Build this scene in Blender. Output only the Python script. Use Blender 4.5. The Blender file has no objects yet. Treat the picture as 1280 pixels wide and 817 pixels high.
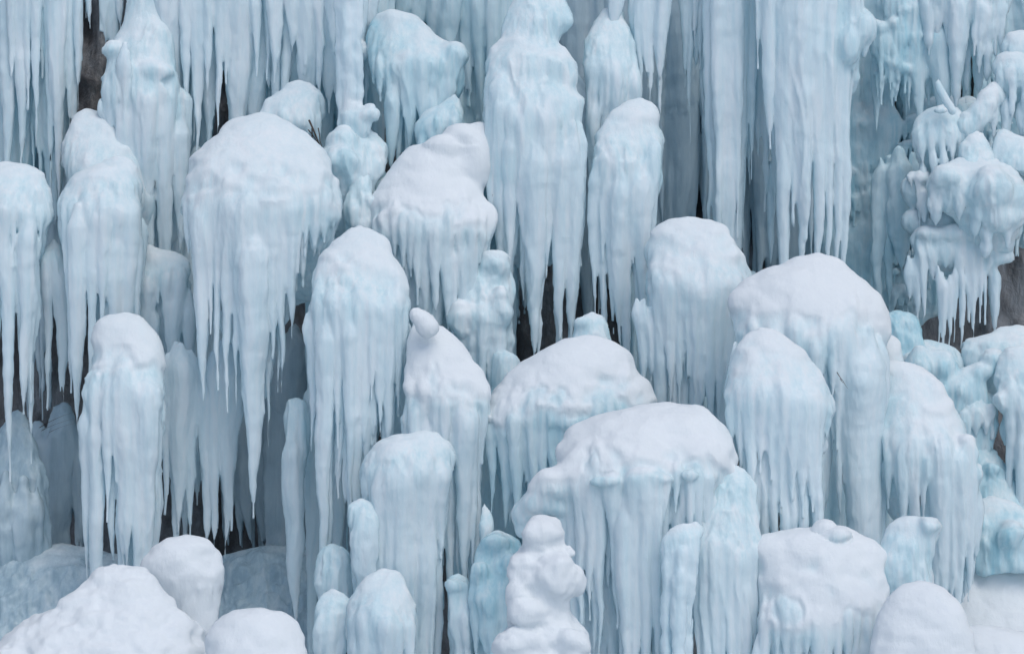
import bpy, math, random
import numpy as np

# ------------------------------------------------------------------ camera, sky, light, exposure
scene = bpy.context.scene
DIST = 3000.0                      # centimetres from the lens to the plane of the cliff
CAM_H = 6.0                        # the lens stands six metres above the foot of the fall
cam_d = bpy.data.cameras.new("camera")
cam = bpy.data.objects.new("camera", cam_d)
scene.collection.objects.link(cam)
cam.location = (0, -DIST / 100, CAM_H)
cam.rotation_euler = (math.radians(90), 0, 0)
cam_d.sensor_width = 36.0
cam_d.lens = 36.0 * DIST / 1280.0
cam_d.clip_end = 2000
cam_d.clip_start = 0.1
scene.camera = cam
SUN_EL, SUN_AZ = math.radians(58), math.radians(150)     # azimuth: towards the viewer's side, a little right
world = bpy.data.worlds.new("World")
scene.world = world
world.use_nodes = True
wn = world.node_tree
sky = wn.nodes.new("ShaderNodeTexSky")
sky.sky_type = 'NISHITA'
sky.sun_disc = False
sky.sun_elevation = SUN_EL
sky.sun_rotation = SUN_AZ
sky.air_density = 1.0
sky.dust_density = 2.5
sky.ozone_density = 0.6
wn.links.new(sky.outputs[0], wn.nodes["Background"].inputs[0])
wn.nodes["Background"].inputs[1].default_value = 0.14
sun_d = bpy.data.lights.new("sun", 'SUN')
sun_d.energy = 0.8
sun_d.angle = math.radians(50)
sun_d.color = (1.0, 0.97, 0.93)
sun = bpy.data.objects.new("sun", sun_d)
scene.collection.objects.link(sun)
sun.rotation_euler = (math.radians(90) - SUN_EL, 0, math.radians(180) - SUN_AZ)
scene.view_settings.view_transform = 'Standard'
scene.view_settings.look = 'None'
scene.view_settings.gamma = 1.0
scene.view_settings.exposure = 0.12
scene.cycles.max_bounces = 10
scene.cycles.diffuse_bounces = 8
scene.cycles.glossy_bounces = 2
scene.cycles.use_denoising = True

# ------------------------------------------------------------------ numeric helpers
_R = np.random.RandomState(7)
_LAT = _R.rand(32, 32, 32).astype(np.float32) * 2 - 1

def vn(x, y, z, ox=0.0):
    """smooth value noise in -1..1"""
    x = np.asarray(x, np.float32) + 11.3 + ox; y = np.asarray(y, np.float32) + 5.7 + ox * .37; z = np.asarray(z, np.float32) + 3.1
    ix = np.floor(x).astype(np.int32); iy = np.floor(y).astype(np.int32); iz = np.floor(z).astype(np.int32)
    fx = x - ix; fy = y - iy; fz = z - iz
    fx = fx * fx * (3 - 2 * fx); fy = fy * fy * (3 - 2 * fy); fz = fz * fz * (3 - 2 * fz)
    x0, x1, y0, y1, z0, z1 = ix & 31, (ix + 1) & 31, iy & 31, (iy + 1) & 31, iz & 31, (iz + 1) & 31
    L = _LAT
    a = L[x0, y0, z0] * (1 - fx) + L[x1, y0, z0] * fx
    b = L[x0, y1, z0] * (1 - fx) + L[x1, y1, z0] * fx
    c = L[x0, y0, z1] * (1 - fx) + L[x1, y0, z1] * fx
    d = L[x0, y1, z1] * (1 - fx) + L[x1, y1, z1] * fx
    return (a * (1 - fy) + b * fy) * (1 - fz) + (c * (1 - fy) + d * fy) * fz

def sstep(a, b, x):
    t = np.clip((x - a) / (b - a), 0, 1)
    return t * t * (3 - 2 * t)

_E = [((a, b, c), (a + (ax == 0), b + (ax == 1), c + (ax == 2))) for ax in range(3)
      for a in (0, 1) for b in (0, 1) for c in (0, 1) if (a, b, c)[ax] == 0]

def surface_net(f):
    s = f < 0
    n = np.zeros(tuple(d - 1 for d in f.shape), np.int8)
    for a in (0, 1):
        for b in (0, 1):
            for c in (0, 1):
                n += s[a:a + n.shape[0], b:b + n.shape[1], c:c + n.shape[2]]
    act = (n > 0) & (n < 8)
    I, J, K = np.nonzero(act)
    idx = np.full(n.shape, -1, np.int32)
    idx[I, J, K] = np.arange(len(I))
    P = np.zeros((len(I), 3), np.float32); C = np.zeros(len(I), np.float32)
    for (a, b) in _E:
        va = f[I + a[0], J + a[1], K + a[2]]; vb = f[I + b[0], J + b[1], K + b[2]]
        m = (va < 0) != (vb < 0)
        t = np.where(m, va / np.where(m, va - vb, 1), 0)
        for q in range(3):
            P[:, q] += np.where(m, a[q] + t * (b[q] - a[q]), 0)
        C += m
    P /= C[:, None]
    P[:, 0] += I; P[:, 1] += J; P[:, 2] += K
    Q = []
    for ax in range(3):
        u, v = [(1, 2), (2, 0), (0, 1)][ax]
        sl0 = [slice(None)] * 3; sl1 = [slice(None)] * 3
        sl0[ax] = slice(0, -1); sl1[ax] = slice(1, None)
        ch = s[tuple(sl0)] != s[tuple(sl1)]
        e = np.stack(np.nonzero(ch), 1)
        lim = n.shape
        e = e[(e[:, u] > 0) & (e[:, v] > 0) & (e[:, u] < lim[u]) & (e[:, v] < lim[v]) & (e[:, ax] < lim[ax])]
        ins = s[e[:, 0], e[:, 1], e[:, 2]]
        q = []
        for du, dv in ((-1, -1), (0, -1), (0, 0), (-1, 0)):
            g = e.copy(); g[:, u] += du; g[:, v] += dv
            q.append(idx[g[:, 0], g[:, 1], g[:, 2]])
        q = np.stack(q, 1)
        q[~ins] = q[~ins][:, ::-1]
        Q.append(q)
    return P, np.concatenate(Q)

def vert_normals(P, F):
    a = P[F[:, 2]] - P[F[:, 0]]; b = P[F[:, 3]] - P[F[:, 1]]
    fn = np.cross(a, b)
    N = np.zeros_like(P)
    for q in range(3):
        w = np.repeat(fn[:, q], 4)
        N[:, q] = np.bincount(F.ravel(), weights=w, minlength=len(P))
    l = np.linalg.norm(N, axis=1, keepdims=True)
    return N / np.maximum(l, 1e-9)

def smin(a, b, k):
    h = np.clip(0.5 + 0.5 * (a - b) / k, 0, 1)
    return a + (b - a) * h - k * h * (1 - h)

# ------------------------------------------------------------------ materials
def new_mat(name):
    m = bpy.data.materials.new(name); m.use_nodes = True
    return m, m.node_tree, m.node_tree.nodes["Principled BSDF"]

def noise_node(nt, scale, vec, detail=3, rough=.55):
    n = nt.nodes.new("ShaderNodeTexNoise"); n.inputs["Scale"].default_value = scale
    n.inputs["Detail"].default_value = detail; n.inputs["Roughness"].default_value = rough
    nt.links.new(vec, n.inputs["Vector"]); return n.outputs["Fac"]

def mapping(nt, sc, rot=(0, 0, 0)):
    t = nt.nodes.new("ShaderNodeTexCoord"); m = nt.nodes.new("ShaderNodeMapping")
    m.inputs["Scale"].default_value = sc
    m.inputs["Rotation"].default_value = rot
    nt.links.new(t.outputs["Object"], m.inputs["Vector"]); return m.outputs[0]

def ramp(nt, fac, stops):
    r = nt.nodes.new("ShaderNodeValToRGB"); e = r.color_ramp.elements
    while len(e) < len(stops): e.new(0.5)
    for i, (p, c) in enumerate(stops):
        e[i].position = p; e[i].color = (*c, 1)
    nt.links.new(fac, r.inputs[0]); return r.outputs[0]

def mixc(nt, fac, a, b, mode='MIX'):
    n = nt.nodes.new("ShaderNodeMix"); n.data_type = 'RGBA'; n.blend_type = mode
    for s, v in ((n.inputs[0], fac), (n.inputs[6], a), (n.inputs[7], b)):
        if isinstance(v, bpy.types.NodeSocket): nt.links.new(v, s)
        elif isinstance(v, tuple): s.default_value = (*v, 1)
        else: s.default_value = v
    return n.outputs[2]

def maths(nt, op, a, b=0.0, c=0.0, clamp=False):
    n = nt.nodes.new("ShaderNodeMath"); n.operation = op; n.use_clamp = clamp
    for s, v in zip(n.inputs, (a, b, c)):
        if isinstance(v, bpy.types.NodeSocket): nt.links.new(v, s)
        else: s.default_value = v
    return n.outputs[0]

def bump(nt, h, strength, dist, nrm=None):
    b = nt.nodes.new("ShaderNodeBump"); b.inputs["Strength"].default_value = strength
    b.inputs["Distance"].default_value = dist; nt.links.new(h, b.inputs["Height"])
    if nrm: nt.links.new(nrm, b.inputs["Normal"])
    return b.outputs[0]

def ice_material(name, lo, mid, hi, snow=(0.685, 0.745, 0.78), clear=0.25, milky=(.74, .84, .88)):
    m, nt, p = new_mat(name)
    at = nt.nodes.new("ShaderNodeAttribute"); at.attribute_name = "snow"
    sn = at.outputs["Fac"]
    streak = noise_node(nt, 1.0, mapping(nt, (7.0, 7.0, .55)), 4, .6)      # milky and clear bands run down the ice
    cloud = noise_node(nt, 1.0, mapping(nt, (1.6, 1.6, 1.1)), 3, .5)
    fines = noise_node(nt, 1.0, mapping(nt, (21, 21, 1.3)), 3, .65)
    f = maths(nt, 'ADD', maths(nt, 'MULTIPLY', streak, .45), maths(nt, 'MULTIPLY', cloud, .25))
    f = maths(nt, 'ADD', f, maths(nt, 'MULTIPLY', fines, .3))
    ice = ramp(nt, f, [(0.40, lo), (0.5, mid), (0.59, hi)])
    mk = nt.nodes.new("ShaderNodeAttribute"); mk.attribute_name = "milk"
    ice = mixc(nt, maths(nt, 'MULTIPLY', mk.outputs["Fac"], .5), ice, milky)
    speck = noise_node(nt, 1.0, mapping(nt, (38, 38, 22)), 2, .6)
    ice = mixc(nt, maths(nt, 'MULTIPLY', maths(nt, 'SUBTRACT', speck, .5, clamp=True), 1.1, clamp=True), ice, hi)
    sn_n = noise_node(nt, 1.0, mapping(nt, (3, 3, 4)), 4, .6)
    snc = mixc(nt, sn_n, tuple(c * .95 for c in snow), snow)
    nt.links.new(mixc(nt, sn, ice, snc), p.inputs["Base Color"])
    rg = maths(nt, 'MULTIPLY_ADD', speck, .35, .04)
    rg2 = nt.nodes.new("ShaderNodeMix"); rg2.data_type = 'FLOAT'
    nt.links.new(sn, rg2.inputs[0]); nt.links.new(rg, rg2.inputs[2]); rg2.inputs[3].default_value = .85
    nt.links.new(rg2.outputs[0], p.inputs["Roughness"])
    p.inputs["IOR"].default_value = 1.31
    fine = noise_node(nt, 1.0, mapping(nt, (26, 26, 9)), 4, .6)
    grain = noise_node(nt, 1.0, mapping(nt, (70, 70, 70)), 3, .7)
    ring = noise_node(nt, 1.0, mapping(nt, (5, 5, 30)), 3, .6)
    n0 = bump(nt, ring, .06, .02)
    n1 = bump(nt, fine, .28, .03, n0)
    n2 = bump(nt, grain, .12, .012, n1)
    nt.links.new(n2, p.inputs["Normal"])
    tr = nt.nodes.new("ShaderNodeBsdfTranslucent")
    nt.links.new(mixc(nt, sn, mid, snow), tr.inputs["Color"])
    mx = nt.nodes.new("ShaderNodeMixShader")
    nt.links.new(maths(nt, 'MULTIPLY', maths(nt, 'SUBTRACT', 1.0, sn), clear), mx.inputs[0])
    nt.links.new(p.outputs[0], mx.inputs[1]); nt.links.new(tr.outputs[0], mx.inputs[2])
    nt.links.new(mx.outputs[0], nt.nodes["Material Output"].inputs[0])
    return m

ICE = ice_material("ice", (0.55, 0.77, 0.84), (0.69, 0.85, 0.90), (0.82, 0.90, 0.93), milky=(.80, .89, .94))
BLUE = ice_material("blue_ice", (0.39, 0.68, 0.78), (0.57, 0.79, 0.86), (0.73, 0.87, 0.91), milky=(.74, .88, .93))
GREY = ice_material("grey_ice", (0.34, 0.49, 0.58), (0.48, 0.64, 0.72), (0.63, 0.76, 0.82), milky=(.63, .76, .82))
SNOW = ice_material("snow", (0.67, 0.73, 0.765), (0.68, 0.74, 0.775), (0.69, 0.75, 0.785), clear=0.0)

def rock_material():
    m, nt, p = new_mat("wet_rock")
    a = noise_node(nt, 1.0, mapping(nt, (1.5, 1.5, .7)), 6, .65)
    b = noise_node(nt, 1.0, mapping(nt, (12, 12, 7)), 5, .6)
    c = mixc(nt, b, ramp(nt, a, [(.38, (.02, .025, .032)), (.5, (.10, .115, .13)), (.6, (.27, .31, .34))]),
             ramp(nt, a, [(.35, (.07, .065, .062)), (.65, (.19, .19, .20))]))
    nt.links.new(c, p.inputs["Base Color"]); p.inputs["Roughness"].default_value = .45
    nt.links.new(bump(nt, b, .8, .06), p.inputs["Normal"])
    return m
ROCK = rock_material()
def wood_material():
    m, nt, p = new_mat("bare_twig")
    a = noise_node(nt, 1.0, mapping(nt, (30, 30, 8)), 4, .6)
    nt.links.new(ramp(nt, a, [(.3, (.03, .024, .02)), (.7, (.10, .08, .07))]), p.inputs["Base Color"])
    p.inputs["Roughness"].default_value = .8
    return m
WOOD = wood_material()

# ------------------------------------------------------------------ mesh output
def link_mesh(name, P, F, mat, parent=None, nrm=None, snow=None, milk=None):
    me = bpy.data.meshes.new(name)
    me.vertices.add(len(P)); me.vertices.foreach_set("co", P.astype(np.float32).ravel())
    k = F.shape[1]
    me.loops.add(F.size); me.loops.foreach_set("vertex_index", F.astype(np.int32).ravel())
    me.polygons.add(len(F))
    me.polygons.foreach_set("loop_start", np.arange(0, F.size, k, dtype=np.int32))
    me.polygons.foreach_set("loop_total", np.full(len(F), k, np.int32))
    me.update(calc_edges=True)
    me.polygons.foreach_set("use_smooth", np.ones(len(F), bool))
    if snow is not None:
        at = me.attributes.new("snow", 'FLOAT', 'POINT'); at.data.foreach_set("value", snow.astype(np.float32))
    if milk is not None:
        at = me.attributes.new("milk", 'FLOAT', 'POINT'); at.data.foreach_set("value", milk.astype(np.float32))
    if nrm is not None:
        me.normals_split_custom_set_from_vertices(nrm.tolist())
    me.materials.append(mat)
    o = bpy.data.objects.new(name, me); scene.collection.objects.link(o)
    if parent: o.parent = parent
    return o

def world_xyz(px, py, dep, dy=0.0):
    """a point at px, py of the plane that stands dep cm in front of the cliff plane, in metres"""
    s = (DIST - dep) / DIST
    return ((px - 640) * s / 100, (-dep + dy * s) / 100, CAM_H + (408.5 - py) * s / 100)

def wdt(rows, y):
    """centre and half-width of an outline at heights y, rounded at its ends"""
    r = np.array(rows, float)
    ys = r[:, 0]; c = (r[:, 1] + r[:, 2]) / 2; w = np.abs(r[:, 2] - r[:, 1]) / 2
    C = np.interp(y, ys, c); W = np.sqrt(np.interp(y, ys, w * w))
    return C, W

def smooth1(a, n):
    if n < 2 or len(a) < 4: return a
    k = np.hanning(2 * n + 1); k /= k.sum()
    return np.convolve(np.pad(a, n, mode='edge'), k, mode='valid')

TOTAL = [0]

def formation(name, label, cat, dep, rows=None, ic=(), hang=None, core=(), blobs=(), cur=(), thr=.5, kd=.75,
              dmax=110, lean=.35, cap=4.0, mat=None, flute=1.9, lump=.7, group=None, seed=0, back=None, k=5.0, vox=(1.9, 2.8, 3.4), warp=4.0, snowline=None, base=None, skirt=None, soft=1.0, sn=.72, rs=1.0, fall=True, bumps=0, fixed=False, hem=.45, rough=1.0, fuse=3.6):
    rnd = random.Random(seed * 131 + len(label) * 7 + dep)
    mat = mat or ICE
    rows_t = []
    if rows: rows_t.append([tuple(q) for q in rows])
    ic = [tuple(q) + (None,) * (6 - len(q)) for q in ic]
    # curtains: rows of icicles that grow out of one another; (x0, x1, radius, [(x, tip)...], top, depth)
    for cu in cur:
        x0, x1, r, tips, top = cu[:5]; dy = cu[5] if len(cu) > 5 else 0
        x = x0 + r * .5
        tx = [t[0] for t in tips]; ty = [t[1] for t in tips]
        while x < x1:
            rr = r * rnd.choice((.4, .6, .8, 1.0, 1.2, 1.6, 2.0))
            tp = float(np.interp(x, tx, ty))
            tp = top + (tp - top) * rnd.choice((rnd.uniform(hem, .5 + hem * .5), rnd.uniform(.75, 1.0), rnd.uniform(.9, 1.0)))
            ic.append((x, tp, rr, top + (rnd.uniform(-12, 14) if top > 0 else 0), rnd.uniform(-1, 1), None if dy is None else dy + rnd.uniform(-1, 1) * r * .9))
            x += rr * rnd.uniform(.75, 1.3)
    ic = [(q[0], q[1], q[2] * (rs if q[3] is None else 1.0)) + q[3:] for q in ic]
    ic = [(q[0], q[1], q[2] * (rnd.choice((.75, 1.0, 1.1, 1.3, 1.45)) if rows and not fixed else 1.0)) + q[3:] for q in ic]
    # bounds
    xs, ys = [], []
    for rt in rows_t:
        for q in rt: xs += [q[1], q[2]]; ys.append(q[0])
    for c in core: xs += [c[0], c[1]]; ys += [c[2], c[3]]
    for b in blobs: xs += [b[0] - b[2], b[0] + b[2]]; ys += [b[1] - b[3], b[1] + b[3]]
    if hang is None: hang = rows[-1][0] if rows else (min(ys) if ys else 0)
    for q in ic:
        xs += [q[0] - q[2], q[0] + q[2]]; ys += [q[1], q[3] if q[3] is not None else hang]
    X0, X1 = min(xs) - 8, max(xs) + 8
    Y0, Y1 = min(ys) - 8, max(ys) + 6
    if rows and fall and not base and len(ic) > 3:
        wl0 = (rows[-1][2] - rows[-1][1]) / 2; sk0 = float(np.clip(wl0 * 1.5, 16, 140)); tt = sorted(q[1] for q in ic)
        Y1 = max(Y1, hang + max(sk0, tt[int(len(tt) * .7)] - hang) * 2.3)
    Y1 = min(Y1, 880); Y0 = max(Y0, -70); X0 = max(X0, -50); X1 = min(X1, 1330)
    bigw = max([abs(q[2] - q[1]) / 2 for rt in rows_t for q in rt] + [b[2] for b in blobs] + [12] + [c[1] / 2 - c[0] / 2 for c in core])
    D = min(dmax, bigw * kd) if rows else 14
    Df = D + 16; Db = (back if back is not None else D * .9 + 6) + max(0, (hang - Y0) * lean if rows else 0)
    Db = min(Db, D + 90)
    for q in ic:
        if q[5] is not None: Df = max(Df, -q[5] + q[2] + 8); Db = max(Db, q[5] + q[2] + 4)
    for b in blobs: Df = max(Df, -((b[4] or 0) if len(b) > 4 else 0) + b[2] * .9 + 8)
    gx = np.arange(X0, X1, vox[0], dtype=np.float32)
    gy = np.arange(-Df, Db, vox[1], dtype=np.float32)
    gz = np.arange(Y0, Y1, vox[2], dtype=np.float32)         # runs downwards, as py does
    shp = (len(gx), len(gy), len(gz))
    f = np.full(shp, 30, np.float32); m = f.copy(); ids = np.zeros(shp, np.int16)
    X = gx[:, None, None]; Y = gy[None, :, None]; Z = gz[None, None, :]

    def box(x0, x1, y0, y1, z0, z1):
        a = [int(np.clip(np.searchsorted(g, v), 0, len(g))) for g, v in ((gx, x0), (gx, x1), (gy, y0), (gy, y1), (gz, z0), (gz, z1))]
        return (slice(a[0], a[1]), slice(a[2], a[3]), slice(a[4], a[5]))

    def put(sl, d, kk, pid):
        f[sl] = smin(f[sl], np.minimum(d, 30), kk)
        if pid:
            u = d < m[sl]; t = ids[sl]; t[u] = pid
        m[sl] = np.minimum(m[sl], d)

    tab = None
    if rows:
        wl = (rows[-1][2] - rows[-1][1]) / 2
        if skirt is None: skirt = 0 if base else float(np.clip(wl * 1.05, 16, 100))
        end = rows[-1][0]
        rr_ = [(rows[0][0] - .5, (rows[0][1] + rows[0][2]) / 2, (rows[0][1] + rows[0][2]) / 2)] + list(rows)
        if skirt: 
            cl = (rows[-1][1] + rows[-1][2]) / 2
            rr_ += [(end + skirt * .5, cl - wl * .92, cl + wl * .92), (end + skirt, cl - wl * .8, cl + wl * .8)]
        zz = np.arange(rows[0][0] - 2, end + skirt + 14, 1.0)
        C, W = wdt(rr_, zz)
        nsm = 4
        C = smooth1(C, nsm); W = smooth1(W, nsm)
        # rounded lower rim
        Dp = np.minimum(W * kd, dmax)
        if base is None:
            e2 = end + skirt
            tdn = np.clip((zz - e2 + skirt * .3 + 4) / (14 + skirt * .3), 0, 1); W = W * np.sqrt(np.clip(1 - tdn ** 2, 0.0, 1))
            Dp = Dp * np.interp(zz, [end - 6, end + skirt * .35 + 4, e2 + 10], [1, .52, .28]) * np.sqrt(np.clip(1 - tdn ** 2, 0.0, 1))
        yc = (hang - zz) * lean
        yc = np.where(yc > 0, yc, 0)
        Dp = smooth1(Dp, 14)
        if skirt: yc = yc + np.clip((zz - end) / skirt, 0, 1.2) ** 2 * min(55, skirt * .5)
        tab = (zz, C, W, Dp, yc)
        dW = np.gradient(W, zz)
        sec = 1
        Cz = np.interp(gz, zz, C); Wz = np.interp(gz, zz, W, left=0.5, right=.5); Dz = np.interp(gz, zz, Dp, left=.5, right=.5)
        Yz = np.interp(gz, zz, yc); Gz = np.interp(gz, zz, np.clip(np.abs(dW), 0, 5), left=0, right=0)
        Wz = np.maximum(Wz, .8); Dz = np.maximum(Dz, .8)
        out = np.maximum(zz[0] - gz, gz - zz[-1]); out = np.maximum(out, 0)
        u = np.sqrt(((X - Cz) / Wz) ** 2 + ((Y - Yz) / Dz) ** 2)
        mean = (Wz + Dz) * .5
        # a gently irregular plan and face
        wob = 1 + .085 * vn(X / 45 + 0 * Y, Y / 45 + 0 * X, Z / 38 + seed) + .05 * vn(X / 19 + 0 * Y, Y / 19, Z / 17 + seed)
        d = (u * wob - 1) * mean / np.sqrt(1 + Gz ** 2) + out
        put((slice(None),) * 3, d.astype(np.float32), 6.0, 0)
        del u, d
    fb0 = None

    def front(x, z):
        if tab is None: return 0.0
        zz, C, W, Dp, yc = tab
        z = min(max(z, zz[0]), end)
        c, w, dd, y = (float(np.interp(z, zz, t)) for t in tab[1:])
        uu = min(abs(x - c) / max(w, 1), .93)
        return y - dd * math.sqrt(1 - uu * uu)

    for b in blobs:
        bx, by, rx, rz = b[:4]; dy = b[4] if len(b) > 4 and b[4] is not None else front(bx, by)
        ry = b[5] if len(b) > 5 else min(rx, rz * 1.3) * .9
        sl = box(bx - rx - 14, bx + rx + 14, dy - ry - 14, dy + ry + 14, by - rz - 14, by + rz + 14)
        u = np.sqrt(((X[sl[0]] - bx) / rx) ** 2 + ((Y[:, sl[1]] - dy) / ry) ** 2 + ((Z[:, :, sl[2]] - by) / rz) ** 2)
        put(sl, ((u - 1) * min(rx, ry, rz)).astype(np.float32), max(k, min(rx, rz) * .6) if min(rx, rz) > 8 else 2.5, 0)
    fb = f.copy()
    if tab is not None and skirt and skirt > 30 and len(ic) > 3:
        wl = (rows[-1][2] - rows[-1][1]) / 2; cl = (rows[-1][2] + rows[-1][1]) / 2
        n2 = int(wl / 6)
        for q in range(n2):
            uu = -0.9 + 1.8 * (q + rnd.uniform(.2, .8)) / n2
            x2 = cl + uu * wl
            near_t = [i_[1] for i_ in ic if abs(i_[0] - x2) < 16]
            tp = (sum(near_t) / len(near_t) if near_t else hang + skirt)
            tp = hang + (tp - hang) * rnd.uniform(.75, 1.2)
            ic.append((x2, tp, rnd.uniform(5.5, 9), hang - rnd.uniform(-25, 20), 0, front(x2, hang) + rnd.uniform(9, 24)))
        n3 = int(wl / 7.5) if fall else 0
        tips0 = [i_[1] for i_ in ic]; mt = sorted(tips0)[int(len(tips0) * .7)]
        for q in range(n3):                      # the trunk of fused columns the cap grew on
            x2 = cl + (-.8 + 1.6 * (q + rnd.uniform(.1, .9)) / n3) * wl
            ic.append((x2, hang + max(skirt, mt - hang) * rnd.uniform(1.1, 2.3), rnd.uniform(6, 12), hang + rnd.uniform(0, 35), 0, front(x2, hang) * rnd.uniform(.3, .85)))
    if rows and bumps and not base:
        for q in range(bumps):
            y_ = rnd.uniform(rows[0][0] + .3 * (hang - rows[0][0]), hang + 4)
            zz_, C_b, W_b = tab[0], tab[1], tab[2]
            cx_ = float(np.interp(y_, zz_, C_b)); w_ = float(np.interp(y_, zz_, W_b))
            x_ = cx_ + rnd.uniform(-.85, .85) * w_
            rx_ = rnd.uniform(5, 13); rz_ = rx_ * rnd.uniform(.45, .9)
            dy_ = front(x_, y_) + rx_ * .35
            sl = box(x_ - rx_ - 12, x_ + rx_ + 12, dy_ - rx_ - 12, dy_ + rx_ + 12, y_ - rz_ - 12, y_ + rz_ + 12)
            u = np.sqrt(((X[sl[0]] - x_) / rx_) ** 2 + ((Y[:, sl[1]] - dy_) / rx_) ** 2 + ((Z[:, :, sl[2]] - y_) / rz_) ** 2)
            put(sl, ((u - 1) * rz_).astype(np.float32), 4.0, 0)
        fb = f.copy()
    for c in core:
        x0, x1, y0, y1 = c[:4]; dy = c[4] if len(c) > 4 else 0
        w = (x1 - x0) / 2; cx = (x0 + x1) / 2; dd = min(w * .6, 60)
        kk = 8
        sl = box(x0 - 20, x1 + 20, dy - dd - 20, dy + dd + 20, y0 - 10, y1 + 10)
        zs = gz[sl[2]]
        t = np.clip((zs - y0) / max(y1 - y0, 1), 0, 1)
        wz = w * (1 - .55 * t ** 3) * np.sqrt(np.clip(1 - np.clip((t - .8) / .2, 0, 1) ** 2 * .9, 0, 1)); wz = wz * np.sqrt(np.clip((zs - y0 + 8) / 20, .05, 1))
        wz = np.maximum(wz, 1)
        out = np.maximum(np.maximum(y0 - zs, zs - y1), 0)
        d = (np.sqrt(((X[sl[0]] - cx - 3 * np.sin(zs / 40 + seed)) / wz) ** 2 + ((Y[:, sl[1]] - dy - t ** 2 * 18) / (wz * dd / w)) ** 2) - 1) * (wz * (1 + dd / w) * .5) + out
        put(sl, d.astype(np.float32), kk, 0)
    for n, (x, tip, r, top, dx, dy) in enumerate(ic):
        auto_top = top is None
        if tab is not None and tip > hang:
            okz = tab[0][(np.abs(x - tab[1]) < tab[2] * .9) & (tab[0] < hang + 60)]
            lo_top = (okz.min() if len(okz) else hang) + r * 1.2
        if auto_top: top = hang - r * rnd.uniform(1.0, 5.5) - (0 if tab is None else rnd.uniform(0, .25) * (hang - tab[0][0]))
        if tab is not None and tip > hang and (dy is None): top = max(top, min(lo_top, tip - 12))
        ln = max(tip - top, 4)
        ybase = dy if dy is not None else front(x, hang) + r * .25
        dx = dx or 0.0
        sl = box(x - r - 8 - abs(dx), x + r + 8 + abs(dx), ybase - r - 12, ybase + r + 42, top - 6, tip + 5)
        zs = gz[sl[2]]
        if min(d_.stop - d_.start for d_ in sl) < 2: continue
        t = np.clip((zs - top) / ln, 0, 1)
        sh = rnd.uniform(.5, .85)
        rip = 1 + (.07 if r < 11 else .03) * vn(zs / (r * 1.6 + 2), np.full_like(zs, x * .37), np.full_like(zs, 2.2 + seed)) + .03 * vn(zs / 5.0, np.full_like(zs, x), np.full_like(zs, 7.2))
        rz = r * (1 - t ** (1.6 + 2.2 * sh)) ** 1.0 * (1 - .35 * t) * rip
        rz = np.maximum(rz, 1.35)
        if dy is None or auto_top:
            rz = rz * (0.25 + .75 * sstep(0, 1, (zs - top) / (3.0 * r + 4))) * (1 + .35 * np.exp(-np.maximum(zs - top, 0) / (5 * r)))
        elif top > 0: rz = rz * np.sqrt(.08 + .92 * sstep(0, 1, (zs - top) / (1.8 * r + 3)))
        xc = x + dx * t * r + 1.1 * vn(zs / 60, np.full_like(zs, x), np.full_like(zs, 1.0))
        if auto_top and dy is None and tab is not None:
            hz = hang + rnd.uniform(-14, 16)
            yc = np.array([front(x, min(z_, hz)) + r * .3 + max(0, hz - z_) * .10 for z_ in zs], np.float32)
            yc = smooth1(yc, 6)
        else:
            yc = np.full_like(zs, ybase)
        out = np.maximum(np.maximum(top - zs, zs - tip), 0)
        d = np.sqrt((X[sl[0]] - xc) ** 2 + (Y[:, sl[1]] - yc) ** 2) - rz + out
        kz = np.maximum(1.0, min(fuse, r * .8) * (1 - sstep(.05, .45, t)) + r * .2)
        put(sl, d.astype(np.float32), kz.astype(np.float32), n + 1)
    f[0] = 5; f[-1] = 5; f[:, 0] = 5; f[:, -1] = 5; f[:, :, 0] = 5; f[:, :, -1] = 5
    P, F = surface_net(f)
    if not len(F): print("EMPTY", label); return None
    F = F[:, ::-1]                       # z runs down in the grid
    V = np.stack([X0 + P[:, 0] * vox[0], -Df + P[:, 1] * vox[1], Y0 + P[:, 2] * vox[2]], 1)
    # gradient of the bare body: which way the snow-bearing faces look
    pi = np.clip(np.rint(P).astype(int), 1, np.array(shp) - 2)
    a, b, c = pi.T
    g = np.stack([(fb[a + 1, b, c] - fb[a - 1, b, c]) / vox[0], (fb[a, b + 1, c] - fb[a, b - 1, c]) / vox[1], (fb[a, b, c + 1] - fb[a, b, c - 1]) / vox[2]], 1)
    gl = np.linalg.norm(g, axis=1); g /= np.maximum(gl, 1e-6)[:, None]
    near = (np.abs(fb[a, b, c]) < 7) & (gl > .01)
    S = seed * 3.7
    x, y, z = V.T
    n_lo = vn(x / 19, y / 19, z / 12, S) + .45 * vn(x / 7, y / 7, z / 5.5, S)
    up = -g[:, 2] + .24 * n_lo
    mask = np.where(near, sstep(thr - .26 * soft, thr + .34 * soft, up), 0).astype(np.float32)
    if snowline is not None:
        sy = np.interp(x, [q[0] for q in snowline], [q[1] for q in snowline]) + 6 * n_lo
        mask = np.where(near, np.maximum(mask * (z < sy + 25), sstep(7 * soft, -8 * soft, z - sy) * (g[:, 1] < .4)), 0).astype(np.float32)
    nv = len(V)
    def spread(val, times):
        for _ in range(times):
            fm_ = val[F].mean(1)
            acc = np.bincount(F.ravel(), weights=np.repeat(fm_, 4), minlength=nv); cn = np.bincount(F.ravel(), minlength=nv)
            val = acc / np.maximum(cn, 1)
        return val.astype(np.float32)
    mask = spread(mask, 4)
    milk = spread(sstep(0, 12.0, fb[a, b, c] - f[a, b, c]) * .9 + .1 + .25 * vn(V[:, 0] / 9, V[:, 1] / 9, V[:, 2] / 30), 10)
    if not (rows or blobs): milk = spread(.45 + .5 * sstep(2, -10, V[:, 1] + 0 * V[:, 0]), 2)
    N = vert_normals(V, F)
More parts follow.
